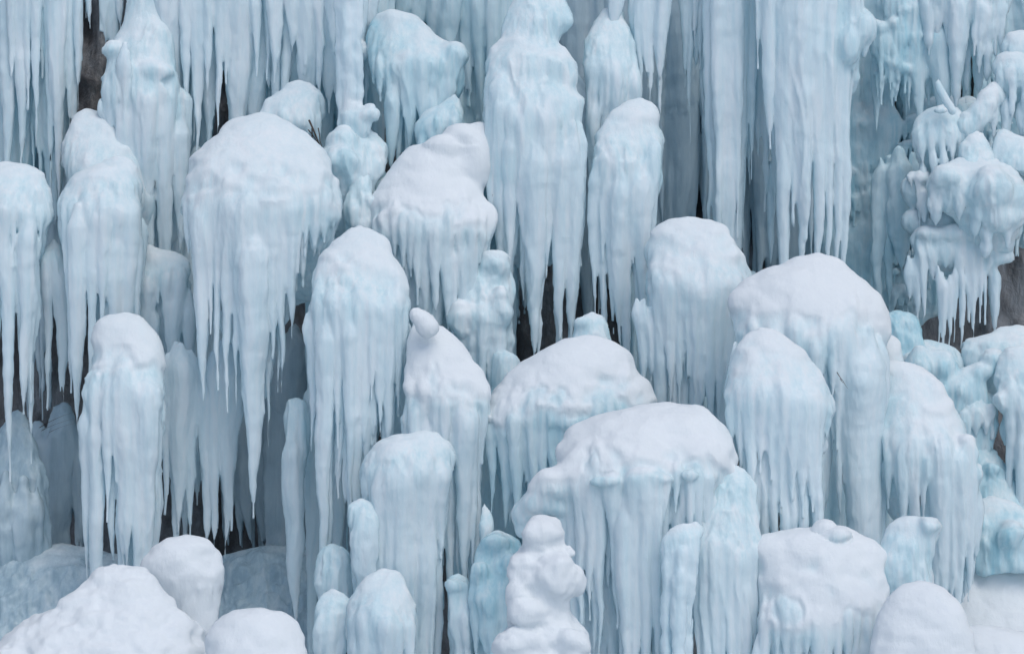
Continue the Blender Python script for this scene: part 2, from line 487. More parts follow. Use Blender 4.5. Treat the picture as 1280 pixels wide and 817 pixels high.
    # relief: convex flutes with creases between them on ice, soft lumps on snow
    side = (1 - mask) * np.clip(1 - np.abs(N[:, 2]) ** 2, 0, 1)
    fl = np.sqrt(np.abs(vn(x / 7.5, y / 7.5, z / 70, S))) + .5 * np.sqrt(np.abs(vn(x / 3.6, y / 3.6, z / 34, S + 4)))
    isb = (ids[a, b, c] == 0)
    amp = np.where(isb, flute, flute * .4)
    dsp = side * amp * (fl - .75)
    dsp += side * np.where(isb, 1.0, .55) * (flute / 1.9) * 5.2 * (np.sqrt(np.abs(vn(x / 12.5 + 1.5 * vn(x / 50, y / 50, z / 90), y / 12.5, z / 190, S + 6))) - .62)
    dsp += (1 - mask) * lump * (.9 * vn(x / 13, y / 13, z / 13, S) + .22 * vn(x / 5, y / 5, z / 5, S)) + (1 - mask) * .45 * vn(x / 3.4, y / 3.4, z / 11, S + 1)
    dsp += mask * mask * (cap * .8 + 1.7 * rough * vn(x / 26, y / 26, z / 18, S) + .8 * rough * vn(x / 10, y / 10, z / 8, S) + .15 * vn(x / 4, y / 4, z / 4, S))
    dn = np.where((mask > .02)[:, None], g * mask[:, None] + N * (1 - mask[:, None]), N)
    thin = np.clip(1 - 0 * x, 0, 1)
    V = V + dn * (dsp * thin)[:, None]
    V[:, 0] += warp * .5 * vn(x / 60, y / 60, z / 55, S + 9) + warp * .2 * vn(x / 24, y / 24, z / 26, S + 2)
    V[:, 1] += warp * vn(x / 60, y / 60, z / 60, S + 5)
    V[:, 2] += 6.0 * (1 - .6 * mask) * vn(x / 38, y / 60, z / 90, S + 3) * (0 if mat is SNOW else 1)
    V[:, 2] += warp * .5 * vn(x / 50, y / 50, z / 60, S + 7) * mask
    # to metres, at its own distance
    s = (DIST - dep) / DIST
    cx = float(np.mean([X0, X1])); cb = Y1
    o0 = world_xyz(cx, cb, dep)
    Wv = np.stack([(V[:, 0] - cx) * s / 100, V[:, 1] * s / 100, (cb - V[:, 2]) * s / 100], 1)
    Nw = vert_normals(Wv, F)
    snow = mask * (sn if mat is not SNOW else 1.0)
    # parts: snow cap, each icicle, the body behind
    vid = ids[a, b, c].astype(int)
    fid = vid[F[:, 0]]
    fm = mask[F].mean(1)
    CAP = 30000
    fid = np.where((fm > .5), CAP, fid)
    for rnd_ in range(3):                     # every part is one connected piece; crumbs join a neighbour
        key = fid[:, None].astype(np.int64) * len(V) + F
        ku, kv = np.unique(key.ravel(), return_inverse=True); kv = kv.reshape(F.shape)
        lab = np.arange(len(ku))
        while True:
            new = lab.copy(); np.minimum.at(new, kv.ravel(), np.repeat(lab[kv].min(1), 4)); new = new[new]
            if np.array_equal(new, lab): break
            lab = new
        _, comp = np.unique(lab[kv[:, 0]], return_inverse=True)
        size = np.bincount(comp)
        small = size[comp] < 60
        if rnd_ == 2 or not small.any() or len(size) == 1: break
        vb = np.zeros(len(V), np.int64); np.maximum.at(vb, F.ravel(), np.repeat(size[comp] * 1000000 + comp, 4))
        best = vb[F].max(1) % 1000000
        cfid = np.zeros(len(size), np.int64); cfid[comp] = fid
        fid = np.where(small, cfid[best], fid)
    cfid = np.zeros(len(size), np.int64); cfid[comp] = fid
    fid = comp
    if len(np.unique(fid)) == 1:
        o = link_mesh(name, Wv, F, mat, None, None, snow, milk); o.location = o0
        root = o
    else:
        root = bpy.data.objects.new(name, None); scene.collection.objects.link(root); root.location = o0
        root.empty_display_size = .1
        for q in np.unique(fid):
            FF = F[fid == q]
            used = np.unique(FF); rm = np.zeros(len(Wv), np.int32); rm[used] = np.arange(len(used))
            nm = 'snow_cap' if cfid[q] == CAP else ('ice_body' if cfid[q] == 0 else 'icicle')
            link_mesh(nm, Wv[used], rm[FF], mat, root, Nw[used], snow[used], milk[used])
    root['kind'] = 'thing'; root['label'] = label; root['category'] = cat
    if group: root['group'] = group
    TOTAL[0] += len(F)
    return root

# ------------------------------------------------------------------ the setting: rock face and ground
def grid_mesh(name, xs, zs, fn, mat):
    X, Z = np.meshgrid(xs, zs, indexing='ij')
    P = fn(X.ravel(), Z.ravel())
    nx, nz = len(xs), len(zs)
    i = np.arange(nx * nz).reshape(nx, nz)
    F = np.stack([i[:-1, :-1], i[1:, :-1], i[1:, 1:], i[:-1, 1:]], -1).reshape(-1, 4)
    return link_mesh(name, P, F, mat)

def cliff_fn(X, Z):
    q = 0 * X
    r = 1 - 2 * np.abs(vn(X / 1.3, q, Z / 2.6)); r2 = 1 - 2 * np.abs(vn(X / .5, q + 4, Z / .9))
    y = .95 - .28 * r - .14 * r2 + .45 * vn(X / 3, q, Z / 3) + .05 * vn(X / .14, q, Z / .2) - np.maximum(0, 3.5 - Z) * .12
    y = y + np.where(np.abs(X) > 9, (np.abs(X) - 9) * -.25, 0)
    return np.stack([X, y, Z], 1)
cliff = grid_mesh("cliff", np.concatenate([np.linspace(-40, -7.6, 60), np.linspace(-7.5, 7.5, 300), np.linspace(7.6, 40, 60)]),
                  np.linspace(-.5, 17, 330), cliff_fn, ROCK)
cliff['kind'] = 'structure'

def ground_fn(X, Y):
    slope = np.where(Y < 0, np.minimum(-Y, 30) * .093, 0)
    z = 1.35 + slope + .12 * vn(X / 3, Y / 3, 0 * X) + .03 * vn(X / .6, Y / .6, 0 * X)
    z += 2.9 * sstep(5.4, 8.5, X) * sstep(-7.5, -3.2, Y) * .42
    return np.stack([X, Y, z], 1)
g = grid_mesh("snowy_ground", np.concatenate([np.linspace(-300, -11, 30), np.linspace(-10, 12, 160), np.linspace(13, 300, 30)]),
              np.concatenate([np.linspace(-400, -31, 30), np.linspace(-30, -9, 40), np.linspace(-8.8, 3, 90)]), ground_fn, SNOW)
at = g.data.attributes.new("snow", 'FLOAT', 'POINT'); at.data.foreach_set("value", np.ones(len(g.data.vertices), np.float32))
g['kind'] = 'structure'

Fm = formation
M, C_, L_, S_ = 'snow_capped_ice_mound', 'icicle_curtain', 'ice_column', 'snow_mound'
BV = (2.4, 3.2, 4.6)
def tiers(x0, x1, y0, y1, n, d0, d1, sd, sc=1.0, bl=None):
    r = random.Random(sd); B, I = list(bl or []), []
    for i in range(n):
        x = r.uniform(x0, x1); y = y0 + (y1 - y0) * (i + r.random()) / n; d = r.uniform(d0, d1); w = r.uniform(9, 24) * sc
        for q in range(3):
            B.append((x + (q - 1) * w * .7, y + r.uniform(-4, 4), w * r.uniform(.45, .7), w * r.uniform(.25, .45), d + r.uniform(-3, 3)))
        xx = x - w
        while xx < x + w:
            rr = r.uniform(2.2, 4.6) * sc
            I.append((xx, y + r.uniform(12, 48) * sc, rr, y - 3, 0, d - r.uniform(0, 6)))
            xx += rr * r.uniform(1.1, 2.4)
    return dict(blobs=B, ic=I)
def scatter_blobs(x0, x1, y0, y1, n, r0, r1, d0, d1, sd):
    r = random.Random(sd); out = []
    for i in range(n):
        q = r.uniform(r0, r1)
        out.append((r.uniform(x0, x1), y0 + (y1 - y0) * (i + .5) / n, q, q * r.uniform(.6, 1.5), r.uniform(d0, d1)))
    return out

# ------------------------------------------------------------------ sheets of ice at the back
Fm('ice_sheet', 'flat pale blue ice sheet with long streaks at the top left edge', 'ice sheet', 10, cur=[(-45, 74, 15, [(-40, 400), (20, 380), (74, 300)], -60, 6), (-40, 60, 9, [(-40, 300), (60, 260)], -60, -6)], hem=.8, mat=BLUE, vox=BV, seed=1)
Fm('ice_sheet', 'blue grey ice behind the hanging curtain left of centre at the top', 'ice sheet', 20, cur=[(225, 480, 20, [(225, 300), (330, 320), (440, 360), (480, 430)], -60, 8), (330, 470, 11, [(330, 240), (470, 360)], -60, -8)], hem=.8, mat=BLUE, vox=BV, seed=2)
Fm('ice_sheet', 'deep blue icicles filling the top between the leaning cap and the tall centre mass', 'ice sheet', -20, cur=[(545, 650, 14, [(545, 480), (650, 520)], -60, 10), (560, 640, 9, [(560, 140), (640, 220)], -60, -10), (465, 560, 9, [(465, 50), (560, 90)], -60, -6)], hem=.8, mat=BLUE, vox=BV, seed=3)
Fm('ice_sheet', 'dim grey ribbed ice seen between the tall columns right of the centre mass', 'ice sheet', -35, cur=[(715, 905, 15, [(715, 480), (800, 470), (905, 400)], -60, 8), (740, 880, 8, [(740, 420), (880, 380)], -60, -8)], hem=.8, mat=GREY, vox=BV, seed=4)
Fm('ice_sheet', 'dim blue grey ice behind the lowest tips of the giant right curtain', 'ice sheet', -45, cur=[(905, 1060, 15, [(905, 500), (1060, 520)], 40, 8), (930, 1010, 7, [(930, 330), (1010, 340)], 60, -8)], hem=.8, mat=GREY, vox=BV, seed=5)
Fm('ice_sheet', 'rough glazed blue ice wall beside the giant curtain on its right', 'ice sheet', -15, cur=[(1030, 1175, 17, [(1030, 470), (1120, 440), (1175, 330)], -60, 4), (1040, 1160, 10, [(1040, 300), (1160, 300)], 0, -8)],
   **tiers(1045, 1165, 150, 400, 34, -24, -14, 21, .9, scatter_blobs(1036, 1172, 150, 400, 60, 13, 23, -14, -2, 3)),
   mat=BLUE, lump=2.0, flute=1.4, seed=6, vox=(1.9, 2.6, 2.6))
Fm('ice_sheet', 'wide smooth blue ice face below the small ledge left of the long central icicle', 'ice sheet', 60, cur=[(172, 292, 19, [(172, 800), (240, 740), (292, 705)], 190, 4), (185, 290, 9, [(185, 640), (290, 600)], 250, -12)], hem=.8, mat=ICE, vox=BV, flute=.8, seed=7)
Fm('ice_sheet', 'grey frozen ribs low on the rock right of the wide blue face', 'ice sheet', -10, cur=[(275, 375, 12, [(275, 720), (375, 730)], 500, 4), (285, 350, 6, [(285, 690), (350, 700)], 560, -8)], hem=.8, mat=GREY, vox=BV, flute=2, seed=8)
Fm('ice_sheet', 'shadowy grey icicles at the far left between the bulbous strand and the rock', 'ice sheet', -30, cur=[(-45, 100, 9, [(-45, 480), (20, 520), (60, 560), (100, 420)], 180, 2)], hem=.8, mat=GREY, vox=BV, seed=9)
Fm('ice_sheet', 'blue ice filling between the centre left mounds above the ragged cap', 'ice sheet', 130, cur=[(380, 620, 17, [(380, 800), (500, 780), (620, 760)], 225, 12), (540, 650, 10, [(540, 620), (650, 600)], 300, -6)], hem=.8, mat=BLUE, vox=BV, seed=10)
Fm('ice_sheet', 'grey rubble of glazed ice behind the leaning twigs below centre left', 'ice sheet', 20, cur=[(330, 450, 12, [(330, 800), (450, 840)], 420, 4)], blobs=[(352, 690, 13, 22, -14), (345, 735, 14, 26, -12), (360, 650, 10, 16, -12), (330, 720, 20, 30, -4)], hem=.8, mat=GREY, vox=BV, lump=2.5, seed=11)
Fm('ice_sheet', 'ribbed blue ice behind the round mound at the foot of centre', 'ice sheet', 240, cur=[(560, 740, 14, [(560, 900), (740, 900)], 470, 8), (600, 680, 7, [(600, 690), (680, 700)], 500, -8)], hem=.8, mat=BLUE, vox=BV, seed=12)
Fm('ice_sheet', 'pale ribs of ice behind the tall round topped mound right of centre', 'ice sheet', 110, cur=[(775, 960, 14, [(775, 620), (960, 640)], 330, 10)], hem=.8, mat=BLUE, vox=BV, seed=13)
Fm('ice_sheet', 'dim blue ice filling the hollow under the two biggest right mounds', 'ice sheet', 230, cur=[(930, 1110, 11, [(930, 740), (1110, 900)], 480, 6), (1100, 1230, 13, [(1100, 900), (1230, 880)], 560, 10)], hem=.8, mat=BLUE, vox=BV, seed=14)

Fm('ice_sheet', 'dim lumpy ice low behind the long blades of the tall centre mass', 'ice sheet', 10, cur=[(640, 740, 12, [(640, 430), (662, 440), (675, 300), (705, 330), (740, 470)], 100, 6)], hem=.8, mat=GREY, vox=BV, lump=3, seed=98)

# ------------------------------------------------------------------ top left
Fm(C_, 'long pale icicles hanging down the top left corner to the thin dark crack', 'icicles', 40,
   ic=[(8, 250, 13, -60, 0, 6), (27, 215, 12, -60, 0, -2), (46, 186, 8, -60, 0, -8), (52, 120, 8, -60, 0, 2), (60, 250, 7, -60, .6, 0), (69, 268, 13, -60, .5, -4), (86, 170, 9, -60, 0, 2), (98, 139, 7, -60, 0, -3), (80, 70, 9, -60, 0, -9), (111, 34, 7, -60, 0, 0), (107, 22, 6, -60, 0, 4), (36, 140, 7, -60, 0, -8), (90, 240, 6, -60, 0, 6), (16, 120, 8, -60, 0, -9), (76, 180, 6, -60, 0, 3)], seed=15)
Fm(C_, 'narrow icicles hanging just right of the tall dark crack at the top', 'icicles', 30, ic=[(132, 62, 8, -60, 0, 0), (140, 110, 11, -60, 0, 6), (151, 40, 7, -60, 0, -3), (126, 38, 4, -60, 0, -2)], seed=16)
Fm(M, 'craggy ice tower with a snow crest right of the dark crack at the top', 'ice formation', 95,
   rows=[(-55, 160, 206), (0, 156, 204), (25, 150, 208), (45, 140, 214), (62, 134, 218), (100, 132, 222), (135, 140, 228)], hang=120, kd=.6, lean=.25, thr=.42,
   blobs=[(196, 92, 24, 12, -14), (142, 66, 13, 11)],
   core=[(172, 236, 110, 330, 12)],
   ic=[(128, 150, 5), (133, 162, 5), (141, 192, 8), (149, 172, 7), (163, 186, 5, 70), (178, 215, 7), (190, 275, 9), (199, 240, 6), (207, 272, 6), (215, 300, 9), (226, 330, 9), (158, 120, 8, 60)], seed=17)
Fm(C_, 'broad curtain of icicles across the top left of centre with dark slots', 'icicles', 75,
   cur=[(208, 470, 10, [(208, 140), (222, 150), (236, 225), (250, 215), (262, 150), (290, 130), (312, 170), (345, 125), (382, 140), (400, 150), (430, 150), (470, 80)], -60, 0), (210, 460, 11, [(210, 240), (300, 230), (460, 210)], -60, 14)],
   ic=[(247, 197, 9, -60, 0, -6), (233, 155, 9, -60, 0, -6), (274, 180, 7, -60, 0, -8), (262, 130, 8, -60, 0, -12), (283, 105, 10, -60, 0, -6), (301, 160, 15, -60, 0, 2), (345, 110, 13, -60, 0, -8), (383, 110, 6, -60, 0, -10), (400, 138, 8, -60, 0, -8), (437, 200, 13, -60, 0, -10), (418, 70, 12, -60, 0, -12), (448, 110, 12, -60, 0, -8), (322, 100, 9, -60, 0, -6), (365, 70, 14, -60, 0, -8), (456, 70, 9, -60, 0, -8)],
   blobs=[(455, 70, 10, 12, -12)], flute=2.2, seed=18)
Fm('ice_lump', 'rounded ice lump with short drips right above the biggest left mound', 'ice lump', 120,
   rows=[(103, 360, 382), (112, 345, 398), (125, 330, 405), (145, 318, 405), (160, 312, 402)], kd=.6, thr=.62, ic=[(399, 190, 8), (386, 178, 6), (372, 175, 9), (355, 180, 12), (335, 190, 14)], seed=19, lump=2.6)
Fm(M, 'two stepped ice mound with white snow shoulder beside the thin dark crack', 'ice formation', 120,
   rows=[(138, 92, 112), (143, 86, 125), (152, 80, 138), (165, 77, 152), (180, 76, 165), (200, 78, 176), (225, 84, 182), (250, 92, 186)], hang=235, kd=.65, thr=.45, core=[(110, 190, 230, 330, 10)], seed=20)
Fm(M, 'lower step of the stepped mound with long icicles by the dark crack', 'ice formation', 175,
   rows=[(199, 128, 158), (206, 120, 166), (218, 90, 170), (228, 76, 172), (245, 72, 172), (265, 73, 174), (285, 76, 176)], hang=275, kd=.6, thr=.5,
   ic=[(84, 342, 6), (92, 330, 6), (101, 540, 9, 260), (114, 330, 8), (122, 402, 10), (133, 425, 10), (142, 380, 8), (152, 340, 9), (163, 460, 11), (174, 420, 9), (98, 470, 5, 270), (110, 300, 7)], core=[(108, 142, 270, 430, 6), (150, 182, 270, 500, 14)], seed=21)
Fm(M, 'domed ice mound at the left edge with icicles hanging over dark rock', 'ice formation', 170,
   rows=[(203, -10, 18), (208, -25, 34), (220, -40, 48), (240, -46, 56), (262, -46, 60), (278, -44, 60)], hang=272, kd=.6, thr=.5,
   ic=[(11, 420, 7, None, 0, None), (24, 332, 5), (-6, 520, 9), (2, 360, 6), (40, 530, 11, 265, -.6), (47, 505, 7, 268, -.8), (33, 300, 7), (54, 320, 5), (17, 300, 5)], seed=22)
Fm(L_, 'club headed pair of icicles hanging over the black hollow at left', 'icicles', 150,
   rows=[(303, 60, 72), (312, 54, 79), (325, 52, 82)], kd=.8, thr=.75, ic=[(60, 513, 8), (70, 400, 6), (76, 490, 9), (80, 505, 6), (68, 340, 9)], seed=23)
Fm(L_, 'cone shaped grey ice stump rising at the lower left edge', 'ice column', 150,
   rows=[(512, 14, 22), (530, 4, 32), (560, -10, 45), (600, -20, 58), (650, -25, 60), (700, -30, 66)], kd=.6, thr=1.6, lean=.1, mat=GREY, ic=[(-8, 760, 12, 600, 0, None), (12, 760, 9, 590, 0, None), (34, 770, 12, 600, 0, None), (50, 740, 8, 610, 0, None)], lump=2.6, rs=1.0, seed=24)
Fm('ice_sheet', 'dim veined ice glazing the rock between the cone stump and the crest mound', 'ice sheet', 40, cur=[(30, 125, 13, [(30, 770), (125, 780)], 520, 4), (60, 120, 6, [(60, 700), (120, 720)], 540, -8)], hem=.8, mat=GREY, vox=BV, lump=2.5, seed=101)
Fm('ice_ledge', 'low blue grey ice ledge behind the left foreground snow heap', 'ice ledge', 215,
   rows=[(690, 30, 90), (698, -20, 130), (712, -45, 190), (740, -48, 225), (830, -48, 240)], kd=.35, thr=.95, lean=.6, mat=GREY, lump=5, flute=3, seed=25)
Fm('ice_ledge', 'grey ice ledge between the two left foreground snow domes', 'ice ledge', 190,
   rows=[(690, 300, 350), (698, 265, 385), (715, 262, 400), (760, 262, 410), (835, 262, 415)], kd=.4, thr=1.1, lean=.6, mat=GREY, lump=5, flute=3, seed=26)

# ------------------------------------------------------------------ left of centre
Fm(M, 'biggest left mound with smooth snow dome and very long central icicle', 'ice formation', 235,
   rows=[(143, 308, 332), (148, 292, 345), (157, 280, 362), (172, 268, 385), (188, 252, 402), (205, 236, 416), (225, 229, 425), (248, 228, 429), (268, 230, 426), (285, 236, 418)], hang=262, kd=.55, thr=.24, cap=6,
   core=[(250, 372, 270, 440, 14), (298, 346, 300, 500, -14)],
   ic=[(322, 646, 20, 270, 0), (308, 470, 12), (334, 520, 11), (258, 520, 10), (248, 360, 8), (240, 320, 6), (268, 420, 8), (277, 490, 8), (289, 516, 8), (300, 506, 9), (345, 476, 8), (356, 492, 8), (368, 420, 8), (377, 345, 7), (386, 325, 6), (396, 320, 7), (408, 305, 7), (418, 290, 6), (362, 360, 8), (337, 390, 9), (316, 400, 12), (285, 400, 9), (296, 390, 9), (262, 340, 7), (326, 590, 8, 400)], flute=2.0, seed=27, fall=False, sn=0.7)
Fm('ice_ledge', 'small snow dusted ice ledge with short drips left of the biggest left mound', 'ice ledge', 150,
   rows=[(309, 180, 190), (313, 173, 202), (320, 168, 224), (330, 167, 237), (342, 168, 238), (355, 174, 234)], kd=.5, thr=.5, ic=[(188, 418, 11), (200, 380, 7), (212, 420, 6), (176, 370, 6), (224, 440, 7), (236, 480, 8)], core=[(185, 240, 345, 480, 14)], seed=28)
Fm(M, 'left mound with smooth slanting snow crest and ragged left rim', 'ice formation', 285,
   rows=[(396, 140, 162), (400, 124, 172), (408, 116, 180), (422, 114, 190), (438, 112, 200), (452, 110, 206), (470, 106, 207), (492, 105, 206), (508, 108, 204)], hang=495, kd=.6, thr=.3, cap=6,
   core=[(142, 202, 500, 730, 2), (118, 150, 490, 600, 6)],
   ic=[(110, 722, 7), (122, 672, 7), (128, 560, 6), (138, 652, 7), (148, 600, 8), (157, 716, 12), (172, 722, 12), (187, 715, 11), (198, 640, 8), (165, 580, 7), (180, 560, 7), (116, 600, 5)],
   snowline=[(100, 440), (130, 438), (150, 440), (190, 455), (207, 470)], seed=29, sn=0.85)
Fm(C_, 'wide bluish columns reaching the ledge right of the slanting crest mound', 'icicles', 210,
   cur=[(205, 292, 11, [(205, 705), (225, 690), (250, 675), (262, 690), (292, 700)], 440, 0)],
   ic=[(222, 705, 14, 430, 0, 0), (240, 680, 11, 440, 0, -3), (258, 700, 9, 480, 0, -3), (268, 698, 9, 450, 0, -6), (281, 696, 9, 470, 0, 0)], blobs=[(278, 505, 11, 20, -2)], seed=30)
Fm(L_, 'pear shaped ice bulb on a narrow column between left and centre mounds', 'ice column', 260,
   rows=[(497, 362, 378), (504, 356, 383), (520, 353, 387), (545, 354, 386), (580, 359, 382)], kd=.8, thr=1.2, lean=.05, ic=[(368, 800, 11, 540, 0, -4), (376, 640, 6, 540, 0, 0)], seed=31, warp=10, skirt=16)
Fm(L_, 'slim straight grey column right of the pear shaped bulb', 'ice column', 220,
   ic=[(389, 900, 11, 480, 0, 0), (402, 800, 9, 500, 0, 4), (420, 760, 12, 520, 0, 6)], seed=32)
Fm(M, 'centre left mound with pointed snow peak and many long thin icicles', 'ice formation', 310,
   rows=[(285, 440, 450), (290, 432, 462), (300, 424, 475), (312, 410, 486), (325, 396, 495), (342, 390, 506), (362, 386, 511), (385, 384, 512), (405, 388, 508), (420, 392, 500)], hang=385, kd=.6, thr=.38, cap=5,
   core=[(392, 480, 400, 560, 6), (470, 515, 400, 560, 16)],
   ic=[(391, 568, 8), (401, 600, 8), (384, 440, 6), (410, 756, 13, 390, -.5), (424, 560, 8), (433, 500, 8), (441, 632, 9, 395, -.2), (450, 520, 8), (457, 576, 8), (467, 500, 8), (476, 545, 8), (486, 600, 10), (497, 520, 9), (505, 470, 7), (417, 520, 8)],
   snowline=[(385, 320), (430, 318), (470, 326), (495, 350), (512, 372)], seed=33, fixed=True, fuse=4, sn=0.8)
Fm(M, 'centre mound with ragged snow cap and a knob standing on its top', 'ice formation', 350,
   rows=[(388, 518, 530), (398, 520, 542), (410, 521, 545), (418, 515, 556), (430, 512, 572), (448, 510, 588), (465, 509, 600), (482, 508, 610), (500, 506, 616), (515, 506, 612)], hang=505, kd=.6, thr=.35, cap=6,
   blobs=[(521, 393, 7, 6, -4), (528, 398, 9, 8, -5), (535, 407, 11, 10, -6)], core=[(500, 600, 510, 640, 10)],
   ic=[(582, 762, 10, 500, 0), (592, 740, 9, 505), (570, 600, 8), (556, 600, 8), (604, 580, 6), (545, 590, 8), (530, 580, 9), (515, 570, 8), (563, 700, 8, 520, 0, -20), (577, 640, 7)],
   snowline=[(505, 495), (530, 505), (560, 485), (585, 492), (615, 505)], seed=34, sn=1)
Fm(M, 'broad low capped mound in front of the knob topped one', 'ice formation', 385,
   rows=[(543, 500, 552), (549, 480, 562), (558, 462, 568), (572, 452, 569), (588, 452, 567), (602, 456, 562)], hang=590, kd=.6, thr=.6,
   core=[(462, 552, 600, 830, 4)],
   ic=[(478, 760, 9), (490, 800, 10), (503, 870, 11), (516, 830, 10), (529, 870, 12), (541, 880, 10), (552, 700, 8), (468, 690, 8), (460, 640, 6), (558, 640, 6), (535, 700, 9), (497, 700, 8)], seed=35)
Fm(L_, 'small bulb topped column tucked left of the broad low mound', 'ice column', 410,
   rows=[(628, 440, 460), (634, 434, 466), (645, 432, 469), (662, 434, 470), (675, 440, 468)], kd=.7, thr=.75, lean=.1, ic=[(448, 760, 10), (460, 780, 9)], core=[(440, 470, 670, 800, 6)], seed=36, lump=2.2, warp=10, skirt=16)
Fm(L_, 'grey ice bulb above the two lowest domes left of centre', 'ice column', 380,
   rows=[(683, 405, 425), (690, 396, 434), (705, 392, 438), (725, 392, 440), (745, 396, 438)], kd=.6, thr=1.0, lean=.1, ic=[(402, 800, 9), (416, 820, 10), (430, 800, 9)], seed=37, lump=2.2, warp=10, skirt=16)
Fm(M, 'round domed ice mound cut by the bottom edge left of centre', 'ice formation', 470,
   rows=[(720, 466, 486), (726, 454, 500), (736, 444, 509), (752, 438, 517), (772, 436, 521), (790, 438, 521)], kd=.65, thr=.52, hang=778,
   core=[(445, 515, 780, 900, 4)], ic=[(445, 880, 8), (457, 900, 9), (470, 900, 9), (484, 900, 9), (498, 900, 9), (511, 880, 8)], seed=38, warp=10)
Fm(M, 'smallest domed mound at the bottom left of its larger twin', 'ice formation', 440,
   rows=[(740, 405, 426), (746, 398, 434), (760, 395, 438), (780, 396, 438)], kd=.65, thr=.7, hang=772, ic=[(402, 860, 8), (414, 900, 9), (427, 880, 8)], core=[(398, 434, 775, 900, 6)], seed=39, lump=2.2, warp=10, skirt=16)

# ------------------------------------------------------------------ top centre
Fm(M, 'leaning snow cap with round right knob near the top centre', 'ice formation', 105,
   rows=[(14, 472, 505), (20, 464, 520), (32, 459, 534), (46, 457, 545), (60, 456, 562), (76, 458, 574), (92, 462, 575), (105, 470, 574)], hang=85, kd=.5, thr=.5,
   blobs=[(568, 70, 17, 14), (545, 100, 18, 24, 0)], core=[(488, 570, 90, 215, 18)],
   ic=[(497, 196, 9, 80, 0, 0), (512, 200, 9), (486, 150, 5), (474, 130, 5), (526, 170, 8), (541, 150, 9), (560, 150, 9), (466, 105, 5), (505, 150, 6)], seed=40, mat=BLUE)
Fm('ice_lump', 'small tilted ice lump with drips under the leaning snow cap', 'ice lump', 140,
   rows=[(123, 560, 575), (130, 548, 577), (140, 528, 578), (150, 520, 576), (160, 520, 572)], kd=.6, thr=.6, ic=[(526, 192, 7), (538, 182, 7), (550, 190, 9), (564, 186, 8)], core=[(525, 572, 150, 200, 8)], seed=41, lump=2.6, mat=BLUE)
Fm('ice_lump', 'thin ice column from the top edge with a stubby knob on its right', 'ice lump', 150,
   blobs=[(465, 146, 12, 11, -6), (452, 150, 13, 12, -2), (438, 152, 14, 18, 2), (446, 168, 16, 14, 2)], thr=.6, ic=[(447, 186, 8, 140, 0, -2), (462, 178, 6, 140, 0, -4), (437, 350, 13, -60, 0, 2), (449, 260, 8, -60, 0, 0), (427, 300, 8, -60, 0, 4)], fall=False, seed=42, lump=2.6)
Fm('ice_lump', 'swollen ice lump with round right side below the stubby knob', 'ice lump', 165,
   rows=[(164, 455, 470), (170, 440, 476), (182, 420, 480), (198, 410, 482), (215, 408, 480), (235, 410, 470)], kd=.6, thr=.75, blobs=[(425, 205, 26, 22), (430, 178, 20, 18, 6)], core=[(412, 462, 225, 320, 4)], seed=43, lump=2.6)
Fm('ice_lump', 'narrow thumb shaped ice lump just right of the biggest left mound', 'ice lump', 190,
   rows=[(210, 444, 458), (217, 438, 463), (230, 436, 465), (250, 434, 466), (275, 436, 464)], kd=.7, thr=.62, blobs=[(460, 250, 8, 8)], ic=[(442, 320, 7), (453, 340, 8), (460, 300, 5)], core=[(430, 462, 240, 330, 8)], seed=44, lump=2.6)
Fm(M, 'large centre mound with deep snow and a pointed lobe at upper right', 'ice formation', 195,
   rows=[(183, 520, 575), (190, 506, 585), (205, 492, 592), (220, 484, 596), (238, 476, 600), (255, 463, 606), (272, 459, 613), (290, 462, 615), (305, 470, 610)], hang=292, kd=.6, thr=.22, cap=6,
   blobs=[(578, 172, 24, 18, 36), (598, 168, 13, 18, 36), (555, 186, 22, 14, 25), (593, 205, 19, 30, 26)], core=[(484, 578, 290, 440, 22)],
   ic=[(505, 340, 8), (515, 345, 9), (533, 400, 9), (522, 380, 7), (545, 400, 10), (560, 420, 9), (575, 390, 9), (590, 350, 8), (602, 330, 7), (495, 330, 9), (482, 330, 8), (472, 320, 7), (556, 340, 7)], seed=45, fixed=True, fuse=4, sn=1,
   snowline=[(455, 270), (480, 262), (520, 276), (560, 280), (600, 290)])
Fm('ice_lump', 'stacked frosty ice lumps stepping down right of the large centre mound', 'ice formation', 215,
   rows=[(320, 596, 625), (328, 586, 638), (342, 575, 643), (360, 568, 644), (385, 560, 642), (405, 562, 640)], kd=.6, thr=.5, hang=395,
   blobs=[(618, 330, 20, 15), (575, 400, 16, 22), (628, 385, 14, 26)], core=[(575, 640, 395, 500, 8)],
   ic=[(590, 470, 9), (603, 500, 9), (616, 480, 8), (630, 470, 9), (577, 450, 8)], seed=46, lump=2.6)
Fm('ice_lump', 'round glassy ice bulb between the centre mounds near mid picture', 'ice lump', 240,
   rows=[(437, 624, 640), (443, 618, 647), (458, 614, 650), (475, 614, 650), (492, 618, 646)], kd=.8, thr=.85, lean=.1, core=[(612, 645, 485, 560, 4)], seed=47, skirt=16)
Fm(M, 'tall centre mass with white crest and long blades reaching mid picture', 'ice formation', 160,
   rows=[(-30, 655, 700), (0, 642, 712), (12, 636, 716), (24, 630, 718), (34, 627, 709), (46, 622, 698), (60, 612, 702), (74, 608, 720), (92, 607, 722), (108, 606, 720), (124, 606, 730), (160, 606, 728), (200, 607, 730), (230, 610, 728)], hang=150, kd=.5, thr=.5, lean=.3,
   
   core=[(612, 728, 200, 340, 14)],
   ic=[(614, 300, 8), (626, 350, 10), (638, 360, 9, 160), (652, 300, 9), (668, 452, 13, 160), (683, 346, 9), (692, 330, 9), (699, 440, 10, 170), (714, 434, 12, 160), (726, 330, 7), (660, 260, 9), (641, 240, 9), (676, 250, 8)], seed=48, sn=0.8, flute=2.0)
